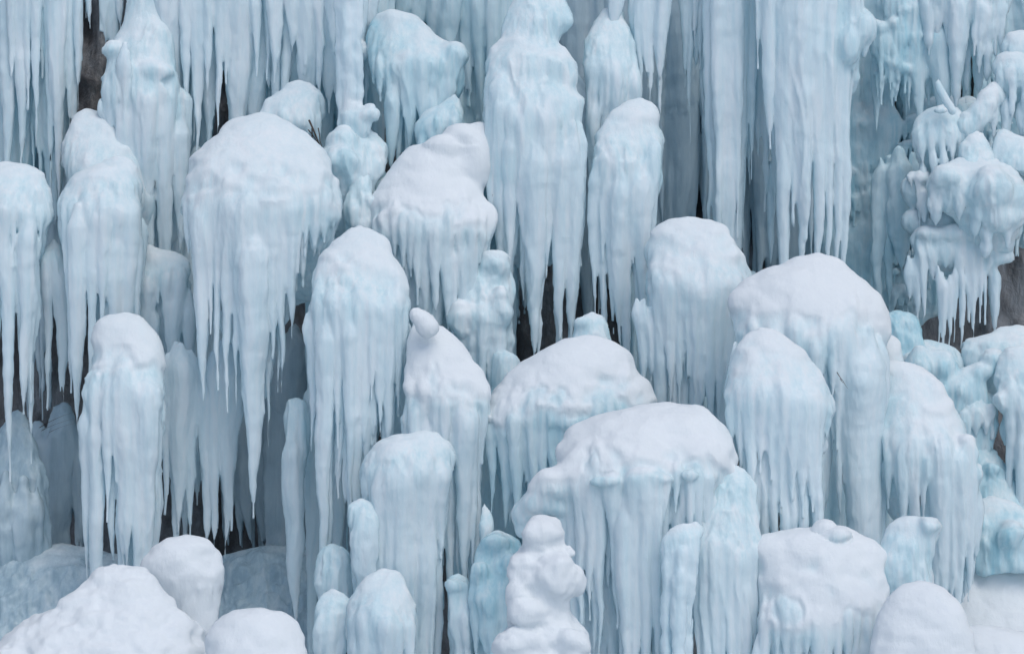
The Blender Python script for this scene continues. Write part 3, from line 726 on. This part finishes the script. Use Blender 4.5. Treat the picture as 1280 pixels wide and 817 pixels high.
Fm(M, 'narrow hooded ice column right of the tall centre mass near the top', 'ice formation', 110,
   rows=[(5, 758, 774), (10, 750, 781), (20, 746, 782), (35, 738, 786), (55, 733, 794), (80, 731, 797), (110, 732, 798), (125, 734, 797)], hang=95, kd=.55, thr=.62,
   ic=[(738, 330, 8), (750, 165, 9), (757, 145, 7), (768, 165, 9), (780, 150, 9), (792, 170, 7), (742, 220, 6)], core=[(736, 795, 110, 165, 12)], seed=49, flute=2)
Fm(M, 'smooth hooded ice mound with three thick legs below the narrow column', 'ice formation', 165,
   rows=[(127, 790, 815), (132, 780, 820), (142, 766, 824), (155, 754, 824), (170, 744, 826), (190, 738, 827), (215, 736, 826), (240, 738, 822)], hang=200, kd=.5, thr=.5, snowline=[(735, 150), (780, 152), (825, 158)],
   ic=[(744, 398, 9, 200), (755, 330, 8), (774, 430, 13, 200), (792, 330, 12, 200), (803, 420, 12, 205), (815, 340, 10), (765, 280, 8), (785, 380, 8)], core=[(740, 812, 225, 290, 12)], seed=50, fixed=True, fuse=4)
Fm(L_, 'small rounded snow knobs on top of the wide low mound at centre', 'ice lump', 260,
   rows=[(393, 732, 748), (398, 724, 756), (410, 720, 760), (425, 718, 762), (445, 716, 765)], kd=.7, thr=.7, blobs=[(728, 405, 10, 9)], seed=51)

# ------------------------------------------------------------------ top right of centre
Fm(C_, 'short curtain of icicles at the top left of the grey recess', 'icicles', 90,
   cur=[(768, 838, 9, [(768, 60), (790, 110), (806, 130), (820, 200), (838, 60)], -60, 0)],
   ic=[(811, 135, 10, -60, 0, -4), (800, 120, 9, -60, 0, -4), (824, 175, 6, -60, 0, 2), (833, 65, 5, -60, 0, 0)], seed=52)
Fm(C_, 'thin icicle cluster hanging in the middle of the grey recess', 'icicles', 70,
   ic=[(862, 182, 5, -60, 0, -4), (857, 110, 8, -60, 0, 0), (870, 100, 8, -60, 0, 0), (875, 85, 7, -60, 0, -6), (879, 160, 6, -60, 0, 2), (851, 30, 6, -60, 0, 0), (868, 60, 6, -60, 0, -10)], seed=53)
Fm(L_, 'wide smooth ice column standing right of the grey recess', 'ice column', 115,
   ic=[(911, 520, 27, -60, 0, 4), (898, 345, 10, -60, 0, -14), (921, 300, 9, -60, 0, -15), (930, 300, 9, -60, 0, 6), (888, 300, 9, -60, 0, 4), (908, 330, 11, -60, 0, -7), (923, 262, 7, -60, 0, -10), (940, 225, 8, -60, 0, 4)], seed=54, flute=1.0)
Fm(C_, 'giant curtain of thick pointed icicles at the top right of centre', 'icicles', 150,
   rows=[(-60, 938, 1075), (0, 940, 1080), (40, 948, 1082), (70, 960, 1075)], hang=60, kd=.35, thr=3, lean=.05,
   blobs=[(1076, 35, 18, 24), (1060, 60, 14, 26)],
   ic=[(948, 85, 8, -60, 0, -8), (962, 190, 13, -60, 0, -10), (975, 182, 11, -60, .2, -12), (985, 238, 12, -60, 0, -16), (1001, 344, 18, -60, 0, -14), (1018, 250, 13, -60, 0, -16), (1035, 200, 12, -60, 0, -14), (1048, 192, 13, -60, 0, -8), (1066, 98, 9, -20, 0, -6), (1080, 78, 8, 10, 0, -4), (994, 240, 9, -60, 0, 0), (1026, 236, 8, -60, 0, 4), (1058, 140, 9, -60, 0, -6), (1004, 300, 9, 100, 0, -20)], flute=2.0, seed=55)
Fm(C_, 'row of slender tips low behind the giant right curtain', 'icicles', 90,
   ic=[(936, 230, 8, 40, 0, 0), (948, 210, 8, 40, 0, 0), (957, 265, 7, 60, 0, 0), (968, 272, 8, 60, 0, -3), (975, 250, 6, 60, 0, 2), (982, 215, 6, 60, 0, 0), (1014, 335, 7, 60, 0, 4), (1023, 330, 7, 60, 0, 2), (1032, 250, 6, 60, 0, -2), (964, 350, 6, 200, 0, 5)], seed=56)

# ------------------------------------------------------------------ the rough wall at the right
Fm('ice_ledge', 'frosted ledge with ribbed ice below it right of the giant curtain', 'ice ledge', 60,
   **tiers(1100, 1172, -10, 100, 14, -14, -4, 23, .9, scatter_blobs(1098, 1176, -20, 95, 20, 12, 20, -2, 8, 14)), thr=.6,
   cur=[(1096, 1176, 10, [(1096, 190), (1176, 180)], 30, 0)], seed=57, mat=BLUE)
Fm('ice_sheet', 'knobbly icy tiers spread over the wall between the hump and the thin drips', 'ice sheet', 130, **tiers(1150, 1262, 225, 300, 14, -12, -4, 31, .9, scatter_blobs(1140, 1272, 210, 300, 34, 12, 20, -2, 10, 12)), thr=.55, seed=99)
Fm('ice_sheet', 'cluster of little frozen tiers low beside the grey slot at right', 'ice sheet', 235, **tiers(1125, 1240, 460, 640, 14, 0, 10, 32, 1.0, scatter_blobs(1115, 1250, 450, 660, 44, 15, 25, 6, 20, 8)), mat=BLUE, thr=.6, seed=100)
Fm(C_, 'overhanging lumps and drips along the top right corner', 'icicles', 75,
   rows=[(-60, 1150, 1262), (0, 1158, 1264), (12, 1165, 1263), (26, 1175, 1255)], kd=.35, hang=18, thr=1.2, lean=.1,
   ic=[(1194, 142, 13), (1205, 60, 6), (1215, 68, 5), (1222, 90, 8), (1232, 112, 8), (1242, 90, 5), (1250, 80, 7), (1210, 130, 7, 20, 0, 8), (1226, 140, 8, 20, 0, 10), (1182, 60, 9), (1170, 50, 12), (1160, 70, 12), (1176, 110, 6, 20, 0, 8)], seed=58, skirt=12, fixed=True, fuse=2, lump=2.5)
Fm('ice_sheet', 'grey ribbed ice wall behind the drips in the top right corner', 'ice sheet', -30,
   cur=[(1165, 1325, 12, [(1165, 300), (1325, 260)], -60, 4)], **tiers(1150, 1290, 140, 300, 24, -44, -32, 22, .9, scatter_blobs(1145, 1300, 140, 295, 52, 14, 24, -30, -12, 4)), mat=BLUE, vox=(1.9, 2.6, 2.6), lump=2, seed=59)
Fm('ice_lump', 'snowy ice lump at the right edge just below the top corner', 'ice lump', 110,
   rows=[(40, 1268, 1290), (46, 1258, 1300), (58, 1255, 1305), (70, 1256, 1305)], kd=.7, thr=.5, seed=60, lump=2.6)
Fm('ice_lump', 'hooded ice lump with two drip legs at the right edge near the top', 'ice lump', 120,
   rows=[(67, 1255, 1290), (74, 1245, 1305), (88, 1242, 1310), (103, 1243, 1310)], kd=.6, thr=.5, ic=[(1249, 130, 6), (1262, 160, 6), (1278, 150, 6), (1270, 110, 6)], seed=61, fixed=True, fuse=2, lump=2.6)
Fm('ice_lump', 'log shaped ice ridge slanting up to the right edge lumps', 'ice lump', 125,
   blobs=[(1246, 118, 12, 13, 0), (1234, 130, 14, 15, -4), (1222, 144, 15, 15, -6), (1208, 158, 14, 14, -6), (1196, 168, 14, 14, -2)],
   ic=[(1242, 170, 8, 118, 0, -2), (1228, 165, 8, 135, 0, -4), (1215, 180, 8, 150, 0, -4)], seed=62, lump=2.6)
Fm('fallen_icicle', 'broken icicle lying slanted against the glazed wall near the upper right', 'icicle', 150,
   blobs=[(1172 + q * 1.5, 103 + q * 2.9, 4.2, 5.5, -2) for q in range(13)] + [(1174, 137, 9, 4, -8)], seed=63, flute=.3, lump=.6, vox=(1.7, 2, 2))
Fm(M, 'wide ice hump with spiky drips under the slanted broken icicle', 'ice formation', 135,
   rows=[(136, 1165, 1195), (142, 1152, 1205), (152, 1144, 1210), (164, 1140, 1211), (175, 1142, 1208)], kd=.5, thr=.6, ic=[(1151, 205, 8), (1162, 200, 7), (1175, 212, 5), (1184, 190, 6), (1190, 214, 5), (1197, 190, 5), (1203, 180, 6)], seed=64, fixed=True, fuse=2)
Fm('ice_lump', 'egg shaped ice lump above the big right hand hump', 'ice lump', 155,
   rows=[(164, 1218, 1230), (170, 1208, 1238), (182, 1202, 1242), (196, 1200, 1244), (212, 1200, 1245)], kd=.7, thr=.6, seed=65, lump=2.6)
Fm('ice_lump', 'horned ice lump reaching the right edge above the big hump', 'ice lump', 150,
   rows=[(160, 1254, 1260), (168, 1250, 1270), (178, 1244, 1290), (192, 1240, 1310), (215, 1240, 1315)], kd=.5, thr=.6, seed=66, lump=2.6)
Fm(M, 'big rough ice hump by the right edge with a hanging lip', 'ice formation', 165,
   rows=[(196, 1215, 1240), (204, 1195, 1262), (216, 1165, 1275), (232, 1158, 1282), (250, 1165, 1284), (270, 1190, 1280), (285, 1200, 1272)], hang=240, kd=.45, thr=.55,
   ic=[(1160, 262, 6), (1170, 282, 9), (1183, 265, 8), (1194, 276, 8), (1205, 262, 8), (1215, 280, 9)], blobs=[(1180, 222, 20, 14), (1235, 235, 26, 24), (1265, 255, 18, 26), (1245, 270, 22, 20)], lump=3.5, seed=67)
Fm(C_, 'ledge with many thin drips hanging over brown rock at the right', 'icicles', 150,
   rows=[(284, 1150, 1262), (292, 1140, 1266), (304, 1138, 1264), (318, 1142, 1262), (326, 1150, 1258)], hang=312, kd=.28, thr=.5,
   blobs=[(1160, 295, 16, 9), (1190, 292, 18, 10), (1215, 292, 16, 12), (1245, 325, 20, 9, -6), (1258, 305, 7, 26, -4), (1230, 334, 10, 10, -6)],
   ic=[(1143, 400, 8), (1152, 410, 6), (1163, 352, 9), (1170, 432, 5, 330), (1176, 436, 6, 340), (1184, 438, 5, 340), (1190, 430, 4, 330), (1199, 436, 4, 330), (1207, 400, 5), (1214, 424, 7), (1222, 400, 5), (1228, 405, 3, 330), (1242, 425, 8, 335, 0, -8), (1180, 335, 16), (1197, 350, 10), (1160, 330, 10), (1135, 380, 8), (1150, 345, 9)], seed=68, skirt=12, fixed=True, fuse=2)
Fm('ice_sheet', 'tattered blue ice between the glazed wall and the brown rock hollow', 'ice sheet', 60,
   cur=[(1095, 1160, 10, [(1095, 450), (1130, 440), (1160, 380)], 200, 0)], lump=3, mat=BLUE, seed=69)
Fm('ice_lump', 'smooth grey blue ice hump under the row of thin drips', 'ice lump', 190,
   rows=[(388, 1110, 1135), (398, 1100, 1148), (415, 1095, 1154), (440, 1095, 1160), (470, 1098, 1170)], kd=.6, thr=1.1, lean=.2, mat=BLUE, lump=2, core=[(1100, 1165, 460, 560, 10)], seed=70)
Fm('ice_lump', 'wide glazed hump below the brown rock hollow at the right', 'ice lump', 215,
   rows=[(428, 1150, 1180), (436, 1138, 1200), (450, 1132, 1208), (475, 1130, 1212), (500, 1135, 1210), (525, 1150, 1208)], kd=.5, thr=.95, lean=.4, lump=2.5, blobs=[(1143, 458, 14, 14), (1180, 515, 14, 22)], ic=[(1185, 570, 10), (1200, 550, 9), (1170, 540, 10)], core=[(1150, 1210, 500, 600, 14)], seed=71)
Fm('ice_ledge', 'pale ledge of ice above the grey slot at the right edge', 'ice ledge', 185,
   rows=[(410, 1262, 1290), (418, 1240, 1305), (426, 1205, 1312), (440, 1198, 1315), (455, 1205, 1315)], kd=.4, thr=.65, hang=448, ic=[(1215, 500, 8), (1225, 480, 7), (1208, 480, 7)], seed=72, lump=2)
Fm(M, 'dripping ice mound cut by the right edge at mid height', 'ice formation', 250,
   rows=[(437, 1262, 1300), (444, 1252, 1310), (458, 1246, 1318), (480, 1244, 1320), (500, 1246, 1320), (515, 1250, 1318)], hang=500, kd=.5, thr=.6, ic=[(1250, 516, 8), (1262, 590, 9), (1275, 600, 10), (1290, 600, 10)], blobs=[(1250, 500, 12, 12)], core=[(1262, 1310, 505, 640, 10)], seed=73, fixed=True, fuse=4)
Fm('ice_lump', 'small knobbly ice lump with three stubby drips before the grey slot', 'ice lump', 240,
   rows=[(490, 1212, 1226), (497, 1206, 1233), (508, 1202, 1236), (522, 1202, 1240)], kd=.7, thr=.65, blobs=[(1238, 513, 9, 9), (1205, 522, 8, 12)], ic=[(1208, 550, 6), (1219, 545, 7), (1232, 542, 5), (1241, 548, 4)], seed=74, lump=2.6)
Fm('ice_lump', 'blue grey ice hump behind the right hand column mound', 'ice lump', 260,
   rows=[(541, 1208, 1222), (550, 1205, 1238), (565, 1200, 1250), (590, 1200, 1264), (620, 1200, 1274), (650, 1200, 1280)], kd=.5, thr=.9, lean=.4, mat=BLUE, blobs=[(1240, 590, 12, 10)], lump=3, seed=75)
Fm('ice_lump', 'frost topped lump of clear ice above the snow slope at right', 'ice lump', 330,
   rows=[(626, 1230, 1262), (634, 1220, 1282), (650, 1213, 1300), (672, 1212, 1310), (690, 1216, 1315), (712, 1225, 1315)], kd=.5, thr=.55, lean=.3, mat=BLUE, lump=3.5, blobs=[(1262, 670, 20, 18)], seed=76)
Fm(S_, 'smooth snow slope filling the bottom right corner', 'snow', 350,
   rows=[(694, 1195, 1260), (710, 1180, 1310), (740, 1170, 1320), (790, 1160, 1325), (860, 1150, 1325)], kd=.6, thr=-2, lean=.5, mat=SNOW, cap=2, seed=77)
Fm(S_, 'low snow roll at the very bottom right behind the front dome', 'snow', 560,
   rows=[(790, 1210, 1270), (800, 1190, 1300), (830, 1180, 1320), (880, 1180, 1320)], kd=.5, thr=-2, lean=.5, mat=SNOW, cap=2, seed=78)

# ------------------------------------------------------------------ right of centre
Fm(M, 'tall round topped mound with blue skirt right of centre', 'ice formation', 255,
   rows=[(272, 850, 880), (276, 838, 892), (284, 826, 905), (298, 816, 918), (315, 812, 928), (335, 810, 935), (355, 808, 938), (375, 806, 938), (392, 808, 932)], hang=362, kd=.6, thr=.34, cap=5,
   core=[(812, 930, 380, 500, 16)],
   ic=[(803, 500, 9), (794, 420, 7), (813, 480, 9), (824, 505, 10), (836, 512, 10), (847, 506, 8), (857, 500, 7), (866, 516, 8), (874, 530, 7), (884, 560, 10), (895, 540, 9), (907, 570, 10), (918, 500, 9), (928, 520, 9), (830, 440, 8), (870, 440, 8), (852, 440, 8), (900, 450, 8)], seed=79, fixed=True, fuse=4, sn=0.9)
Fm(M, 'wide low mound with thick ragged snow lid and blue hollow beneath', 'ice formation', 335,
   rows=[(427, 722, 752), (431, 704, 765), (439, 684, 780), (450, 666, 790), (465, 648, 798), (482, 632, 806), (500, 618, 813), (515, 611, 817), (530, 610, 816), (540, 614, 812)], hang=512, kd=.55, thr=.30, cap=7,
   core=[(614, 800, 530, 640, 24)], mat=BLUE,
   ic=[(614, 640, 7), (622, 560, 8), (632, 670, 10), (645, 665, 10), (656, 600, 9), (667, 655, 9), (678, 640, 9), (690, 620, 9), (702, 640, 9), (715, 600, 9), (730, 600, 10), (745, 590, 10), (760, 590, 10), (776, 580, 10), (792, 570, 9), (806, 560, 7), (639, 580, 6), (662, 560, 6), (684, 560, 6)],
   snowline=[(608, 540), (640, 538), (656, 505), (680, 505), (700, 520), (725, 500), (750, 472), (785, 480), (800, 500), (818, 512)], seed=80, fixed=True, fuse=3, sn=1, soft=.8)
Fm(M, 'largest front mound with broad white snow roof and long parallel icicles', 'ice formation', 500,
   rows=[(508, 812, 862), (513, 795, 878), (520, 760, 888), (528, 740, 896), (540, 722, 906), (555, 710, 913), (572, 700, 918), (588, 694, 920), (602, 694, 918), (614, 698, 912)], hang=596, kd=.6, thr=.18, cap=5, dmax=70,
   snowline=[(690, 585), (715, 572), (745, 562), (790, 572), (800, 565), (850, 558), (870, 552), (880, 572), (905, 598), (920, 600)],
   blobs=[(755, 596, 19, 6, -66, 8), (805, 592, 16, 5, -68, 7), (825, 598, 13, 6, -68, 7), (857, 592, 10, 8, -64, 8), (690, 606, 24, 20, -26), (672, 626, 22, 18, -22), (655, 640, 16, 16, -16), (655, 660, 12, 12, -14), (695, 632, 18, 12, -26)],
   core=[(705, 885, 600, 870, 8)],
   ic=[(703, 720, 9), (714, 870, 8), (724, 800, 9), (735, 770, 10), (748, 820, 10), (758, 640, 9), (768, 780, 9, None), (778, 880, 11, 620, 0), (790, 900, 11), (803, 900, 12), (817, 880, 10), (829, 650, 8), (843, 640, 7), (858, 680, 6), (868, 700, 8), (880, 700, 9), (764, 700, 8), (742, 700, 7), (730, 700, 7), (809, 700, 8), (796, 660, 8), (820, 690, 8)], flute=1.4, seed=81, fixed=True, fuse=2.5, sn=1, soft=.9)
Fm('ice_column', 'ice column with a small flared ledge on the front of the largest mound', 'ice column', 575,
   rows=[(654, 862, 878), (658, 846, 882), (664, 834, 882), (672, 830, 874), (682, 828, 868)], hang=676, skirt=12, kd=.45, thr=.6, core=[(829, 864, 680, 900, 0)], ic=[(832, 900, 8), (843, 760, 7), (852, 900, 8), (862, 800, 6), (868, 740, 5), (848, 880, 9, 700, 0, -10)], seed=82, lump=2.2)
Fm(M, 'frosty lobe with fluted skirt on the right flank of the largest mound', 'ice formation', 540,
   rows=[(582, 905, 922), (590, 892, 938), (604, 880, 948), (622, 874, 947), (640, 870, 951), (660, 868, 953), (680, 868, 953), (700, 870, 952)], hang=690, kd=.5, thr=.7, core=[(872, 948, 690, 800, 8)],
   ic=[(871, 850, 6), (880, 870, 8), (891, 840, 8), (901, 880, 8), (911, 900, 8), (921, 870, 8), (931, 850, 8), (941, 820, 8), (949, 780, 6)], seed=83, fixed=True, fuse=3)
Fm(S_, 'knobbly white snow pillar standing at the bottom centre', 'snow', 650, thr=-2, mat=SNOW, cap=2, lump=1,
   rows=[(651, 668, 692), (657, 660, 698), (668, 654, 702), (685, 653, 706), (698, 648, 710), (715, 640, 713), (740, 638, 716), (765, 637, 712), (785, 634, 722), (800, 622, 732), (830, 615, 740), (900, 610, 742)], kd=.75, lean=.12,
   blobs=[(668, 672, 14, 16), (690, 668, 14, 14), (712, 690, 8, 7), (655, 712, 17, 20), (652, 738, 15, 20), (714, 730, 14, 17), (662, 765, 24, 18), (645, 800, 26, 18), (715, 805, 20, 20), (690, 720, 26, 26)], seed=84, base=1, rough=3.2)
Fm('ice_lump', 'cluster of glassy blue lumps and drips left of the snow pillar', 'ice lump', 430, mat=BLUE, lump=2.5,
   rows=[(668, 610, 636), (676, 603, 648), (690, 596, 655), (715, 590, 660), (740, 590, 655), (755, 596, 650)], kd=.5, thr=.95, hang=745,
   blobs=[(620, 682, 17, 13), (640, 705, 14, 14), (612, 760, 14, 18), (600, 720, 12, 16)], ic=[(594, 840, 8), (606, 830, 8), (616, 880, 9), (630, 860, 8), (600, 780, 7), (642, 850, 9)], core=[(595, 650, 740, 860, 8)], seed=85, skirt=16)
Fm(L_, 'lumpy narrow ice stalk between the broad mound and glassy blue lumps', 'ice column', 415,
   rows=[(715, 568, 582), (722, 562, 588), (740, 560, 590), (755, 562, 588)], kd=.7, thr=.9, blobs=[(573, 730, 14, 9)], ic=[(568, 900, 10), (581, 880, 9)], core=[(560, 588, 750, 900, 4)], seed=86, lump=2.2, warp=10, skirt=16)
Fm('ice_lump', 'thin frozen spur with a rounded tip beside the wide low mound', 'ice lump', 390,
   rows=[(630, 600, 608), (640, 598, 612), (655, 597, 614), (670, 600, 612)], kd=.7, thr=.9, ic=[(603, 700, 5), (609, 690, 5)], seed=87, warp=10, skirt=16)
Fm(M, 'huge right mound with smooth snow hat and one thick pillar leg', 'ice formation', 370,
   rows=[(322, 1012, 1040), (326, 998, 1052), (334, 978, 1062), (345, 950, 1074), (358, 930, 1086), (372, 919, 1096), (388, 915, 1104), (405, 914, 1108), (420, 914, 1108), (440, 916, 1106), (455, 920, 1104)], hang=425, kd=.55, thr=.24, cap=5, dmax=75,
   core=[(1062, 1106, 440, 700, -24), (930, 1100, 440, 560, 10), (1045, 1080, 440, 620, 0)],
   snowline=[(905, 395), (950, 390), (990, 398), (1040, 402), (1080, 400), (1107, 425)],
   ic=[(1040, 560, 9), (1050, 600, 10), (1056, 660, 10), (1069, 900, 14, 420, 0), (1083, 900, 16, 410, 0), (1097, 900, 13, 420, 0), (1032, 500, 8), (1020, 480, 8), (918, 500, 7), (1045, 520, 7), (1068, 500, 5), (1076, 490, 5), (1010, 500, 10), (990, 500, 10), (965, 500, 10), (940, 500, 10)], flute=.9, seed=88, sn=1)
Fm(M, 'frosty mound with broad blunt tipped icicles before the huge right mound', 'ice formation', 475,
   rows=[(415, 944, 960), (420, 936, 972), (430, 924, 990), (442, 915, 1008), (458, 911, 1022), (475, 909, 1034), (495, 908, 1041), (512, 910, 1042), (525, 914, 1036)], hang=498, kd=.5, thr=.42, cap=4,
   core=[(920, 1012, 520, 600, 8)],
   ic=[(915, 560, 8), (925, 590, 10), (937, 640, 11), (948, 590, 10), (960, 600, 10), (974, 640, 13), (988, 636, 12), (1000, 645, 12), (1012, 640, 11), (1024, 560, 8), (1034, 545, 7), (1018, 590, 9), (953, 560, 8)], seed=89, fixed=True, fuse=4, sn=0.9)
Fm('ice_lump', 'small snowy dome peeking out right of the huge mound', 'ice lump', 330,
   rows=[(420, 1100, 1116), (426, 1096, 1124), (440, 1094, 1130), (458, 1094, 1131), (480, 1096, 1130)], kd=.8, thr=.3, seed=90, sn=0.95)
Fm(M, 'mound with rounded right shoulder and long fluted column at the right', 'ice formation', 400,
   rows=[(458, 1110, 1150), (463, 1106, 1160), (472, 1104, 1172), (488, 1104, 1182), (508, 1104, 1192), (530, 1104, 1204), (552, 1104, 1214), (575, 1106, 1220), (592, 1110, 1224), (605, 1120, 1224)], hang=570, kd=.55, thr=.36, cap=5,
   core=[(1164, 1222, 590, 765, 2), (1104, 1180, 570, 660, 14)],
   ic=[(1110, 640, 7), (1120, 625, 8), (1130, 600, 8), (1140, 650, 9), (1150, 645, 9), (1160, 620, 8), (1172, 750, 11, None), (1184, 760, 11), (1196, 755, 11), (1207, 750, 10), (1217, 700, 8), (1126, 680, 7), (1145, 600, 7)], blobs=[(1205, 565, 14, 22), (1217, 592, 9, 12)], seed=91, sn=0.95)
Fm(M, 'squat mound with lumpy snow lid and small upright horn below the right giants', 'ice formation', 560,
   rows=[(662, 1020, 1050), (668, 990, 1066), (673, 955, 1078), (680, 945, 1092), (692, 942, 1102), (710, 942, 1108), (735, 944, 1108), (760, 944, 1106), (785, 948, 1102), (800, 952, 1098)], hang=780, kd=.5, thr=-.06, cap=5, dmax=65,
   blobs=[(1033, 664, 13, 10, None, 15), (1048, 672, 18, 8, None, 16)], core=[(950, 1098, 760, 860, 14)],
   ic=[(946, 850, 8), (956, 870, 8), (968, 840, 9), (980, 830, 9), (992, 850, 9), (1004, 830, 9), (1016, 860, 9), (1029, 840, 9), (1042, 850, 6), (1055, 835, 6), (1068, 835, 6), (1082, 840, 9), (1094, 850, 8)], seed=92, sn=1)
Fm('ice_lump', 'blocky ice lump with an upturned snowy corner near the lower right', 'ice lump', 540,
   rows=[(650, 1158, 1172), (655, 1120, 1176), (664, 1108, 1177), (678, 1102, 1176), (700, 1100, 1173), (725, 1102, 1170), (750, 1104, 1168)], kd=.5, thr=.45, lean=.15, blobs=[(1163, 660, 13, 12, 0)], core=[(1104, 1168, 740, 860, 4)], seed=93, warp=10, lump=2.6)
Fm(S_, 'smooth round snow dome at the bottom right', 'snow', 640, thr=-2, mat=SNOW, cap=1, lump=.5,
   rows=[(732, 1140, 1172), (738, 1126, 1186), (750, 1112, 1198), (768, 1102, 1210), (795, 1095, 1218), (830, 1090, 1222), (890, 1088, 1224)], kd=.6, lean=.2, base=1, seed=94)

# ------------------------------------------------------------------ left foreground snow
Fm(S_, 'large stepped snow heap in the bottom left corner', 'snow', 560, thr=-2, mat=SNOW, cap=2, lump=1,
   rows=[(713, 128, 158), (718, 112, 176), (728, 100, 186), (745, 78, 202), (765, 60, 216), (780, 30, 232), (795, 5, 244), (815, -25, 252), (850, -48, 262), (890, -48, 270)], kd=.45, lean=.35, base=1, seed=95, rough=2.8)
Fm(S_, 'tall snow covered dome behind the bottom left heap', 'snow', 470, thr=.0, mat=SNOW, cap=2,
   rows=[(674, 216, 238), (678, 204, 250), (686, 190, 262), (700, 178, 272), (718, 172, 277), (740, 180, 276), (765, 200, 271), (800, 210, 268), (880, 215, 266)], kd=.6, lean=.2, base=1, seed=96, rough=1.6)
Fm(S_, 'low round snow dome at the bottom edge left of centre', 'snow', 600, thr=-2, mat=SNOW, cap=2,
   rows=[(765, 302, 345), (770, 288, 358), (780, 272, 370), (800, 260, 379), (840, 252, 388), (890, 250, 390)], kd=.6, lean=.2, base=1, seed=97)

# ------------------------------------------------------------------ bare twigs in the hollows
def twig(px, py, dep, segs, label):
    """thin bent branch: tapered five sided tube through points (dx, dpy, ddepth)"""
    s = (DIST - dep) / DIST
    o0 = world_xyz(px, py, dep)
    obs = []
    root = bpy.data.objects.new('bare_twig', None); scene.collection.objects.link(root); root.location = o0; root.empty_display_size = .1
    for pts, r0 in segs:
        V, F = [], []
        for i, (dx, dz, dy) in enumerate(pts):
            r = r0 * (1 - .75 * i / max(len(pts) - 1, 1))
            for q in range(5):
                an = q * math.tau / 5
                V.append(((dx + r * math.cos(an)) * s / 100, (dy + r * math.sin(an)) * s / 100, -dz * s / 100 + r * math.sin(an + 1) * .003))
        for i in range(len(pts) - 1):
            for q in range(5):
                F.append((i * 5 + q, i * 5 + (q + 1) % 5, i * 5 + 5 + (q + 1) % 5, i * 5 + 5 + q))
        link_mesh('branch', np.array(V), np.array(F), WOOD, root)
    root['label'] = label; root['category'] = 'twig'

rt = random.Random(5)
def rod(x0, y0, x1, y1, bow=3, dd=10, n=7):
    return [(x0 + (x1 - x0) * t + bow * math.sin(t * math.pi) + rt.uniform(-.5, .5), y0 + (y1 - y0) * t, dd * t) for t in [i / (n - 1) for i in range(n)]]
twig(398, 160, 175, [(rod(-12, -10, 10, 55, 2), 1.3), (rod(-8, 0, -2, 45, -3), 1.0), (rod(-13, 2, 12, 40, 2), .8), (rod(0, 0, 14, 48, -3), .8)], 'tangle of bare twigs poking out by the biggest left mound')
twig(72, 520, 120, [(rod(-22, 14, 28, -8, -5, -6), 1.5), (rod(-20, 18, 22, 2, -4, -4), 1.3), (rod(-10, 20, 30, 6, -4, -4), 1.0)], 'bent brown stems lying over the black hollow at lower left')
twig(1046, 465, 470, [(rod(0, 0, 13, 20, 0, -4), .6), (rod(4, 8, 8, 14, 0, 0), .5)], 'single thin dark twig against the thick pillar leg at right')
print("QUADS", TOTAL[0])
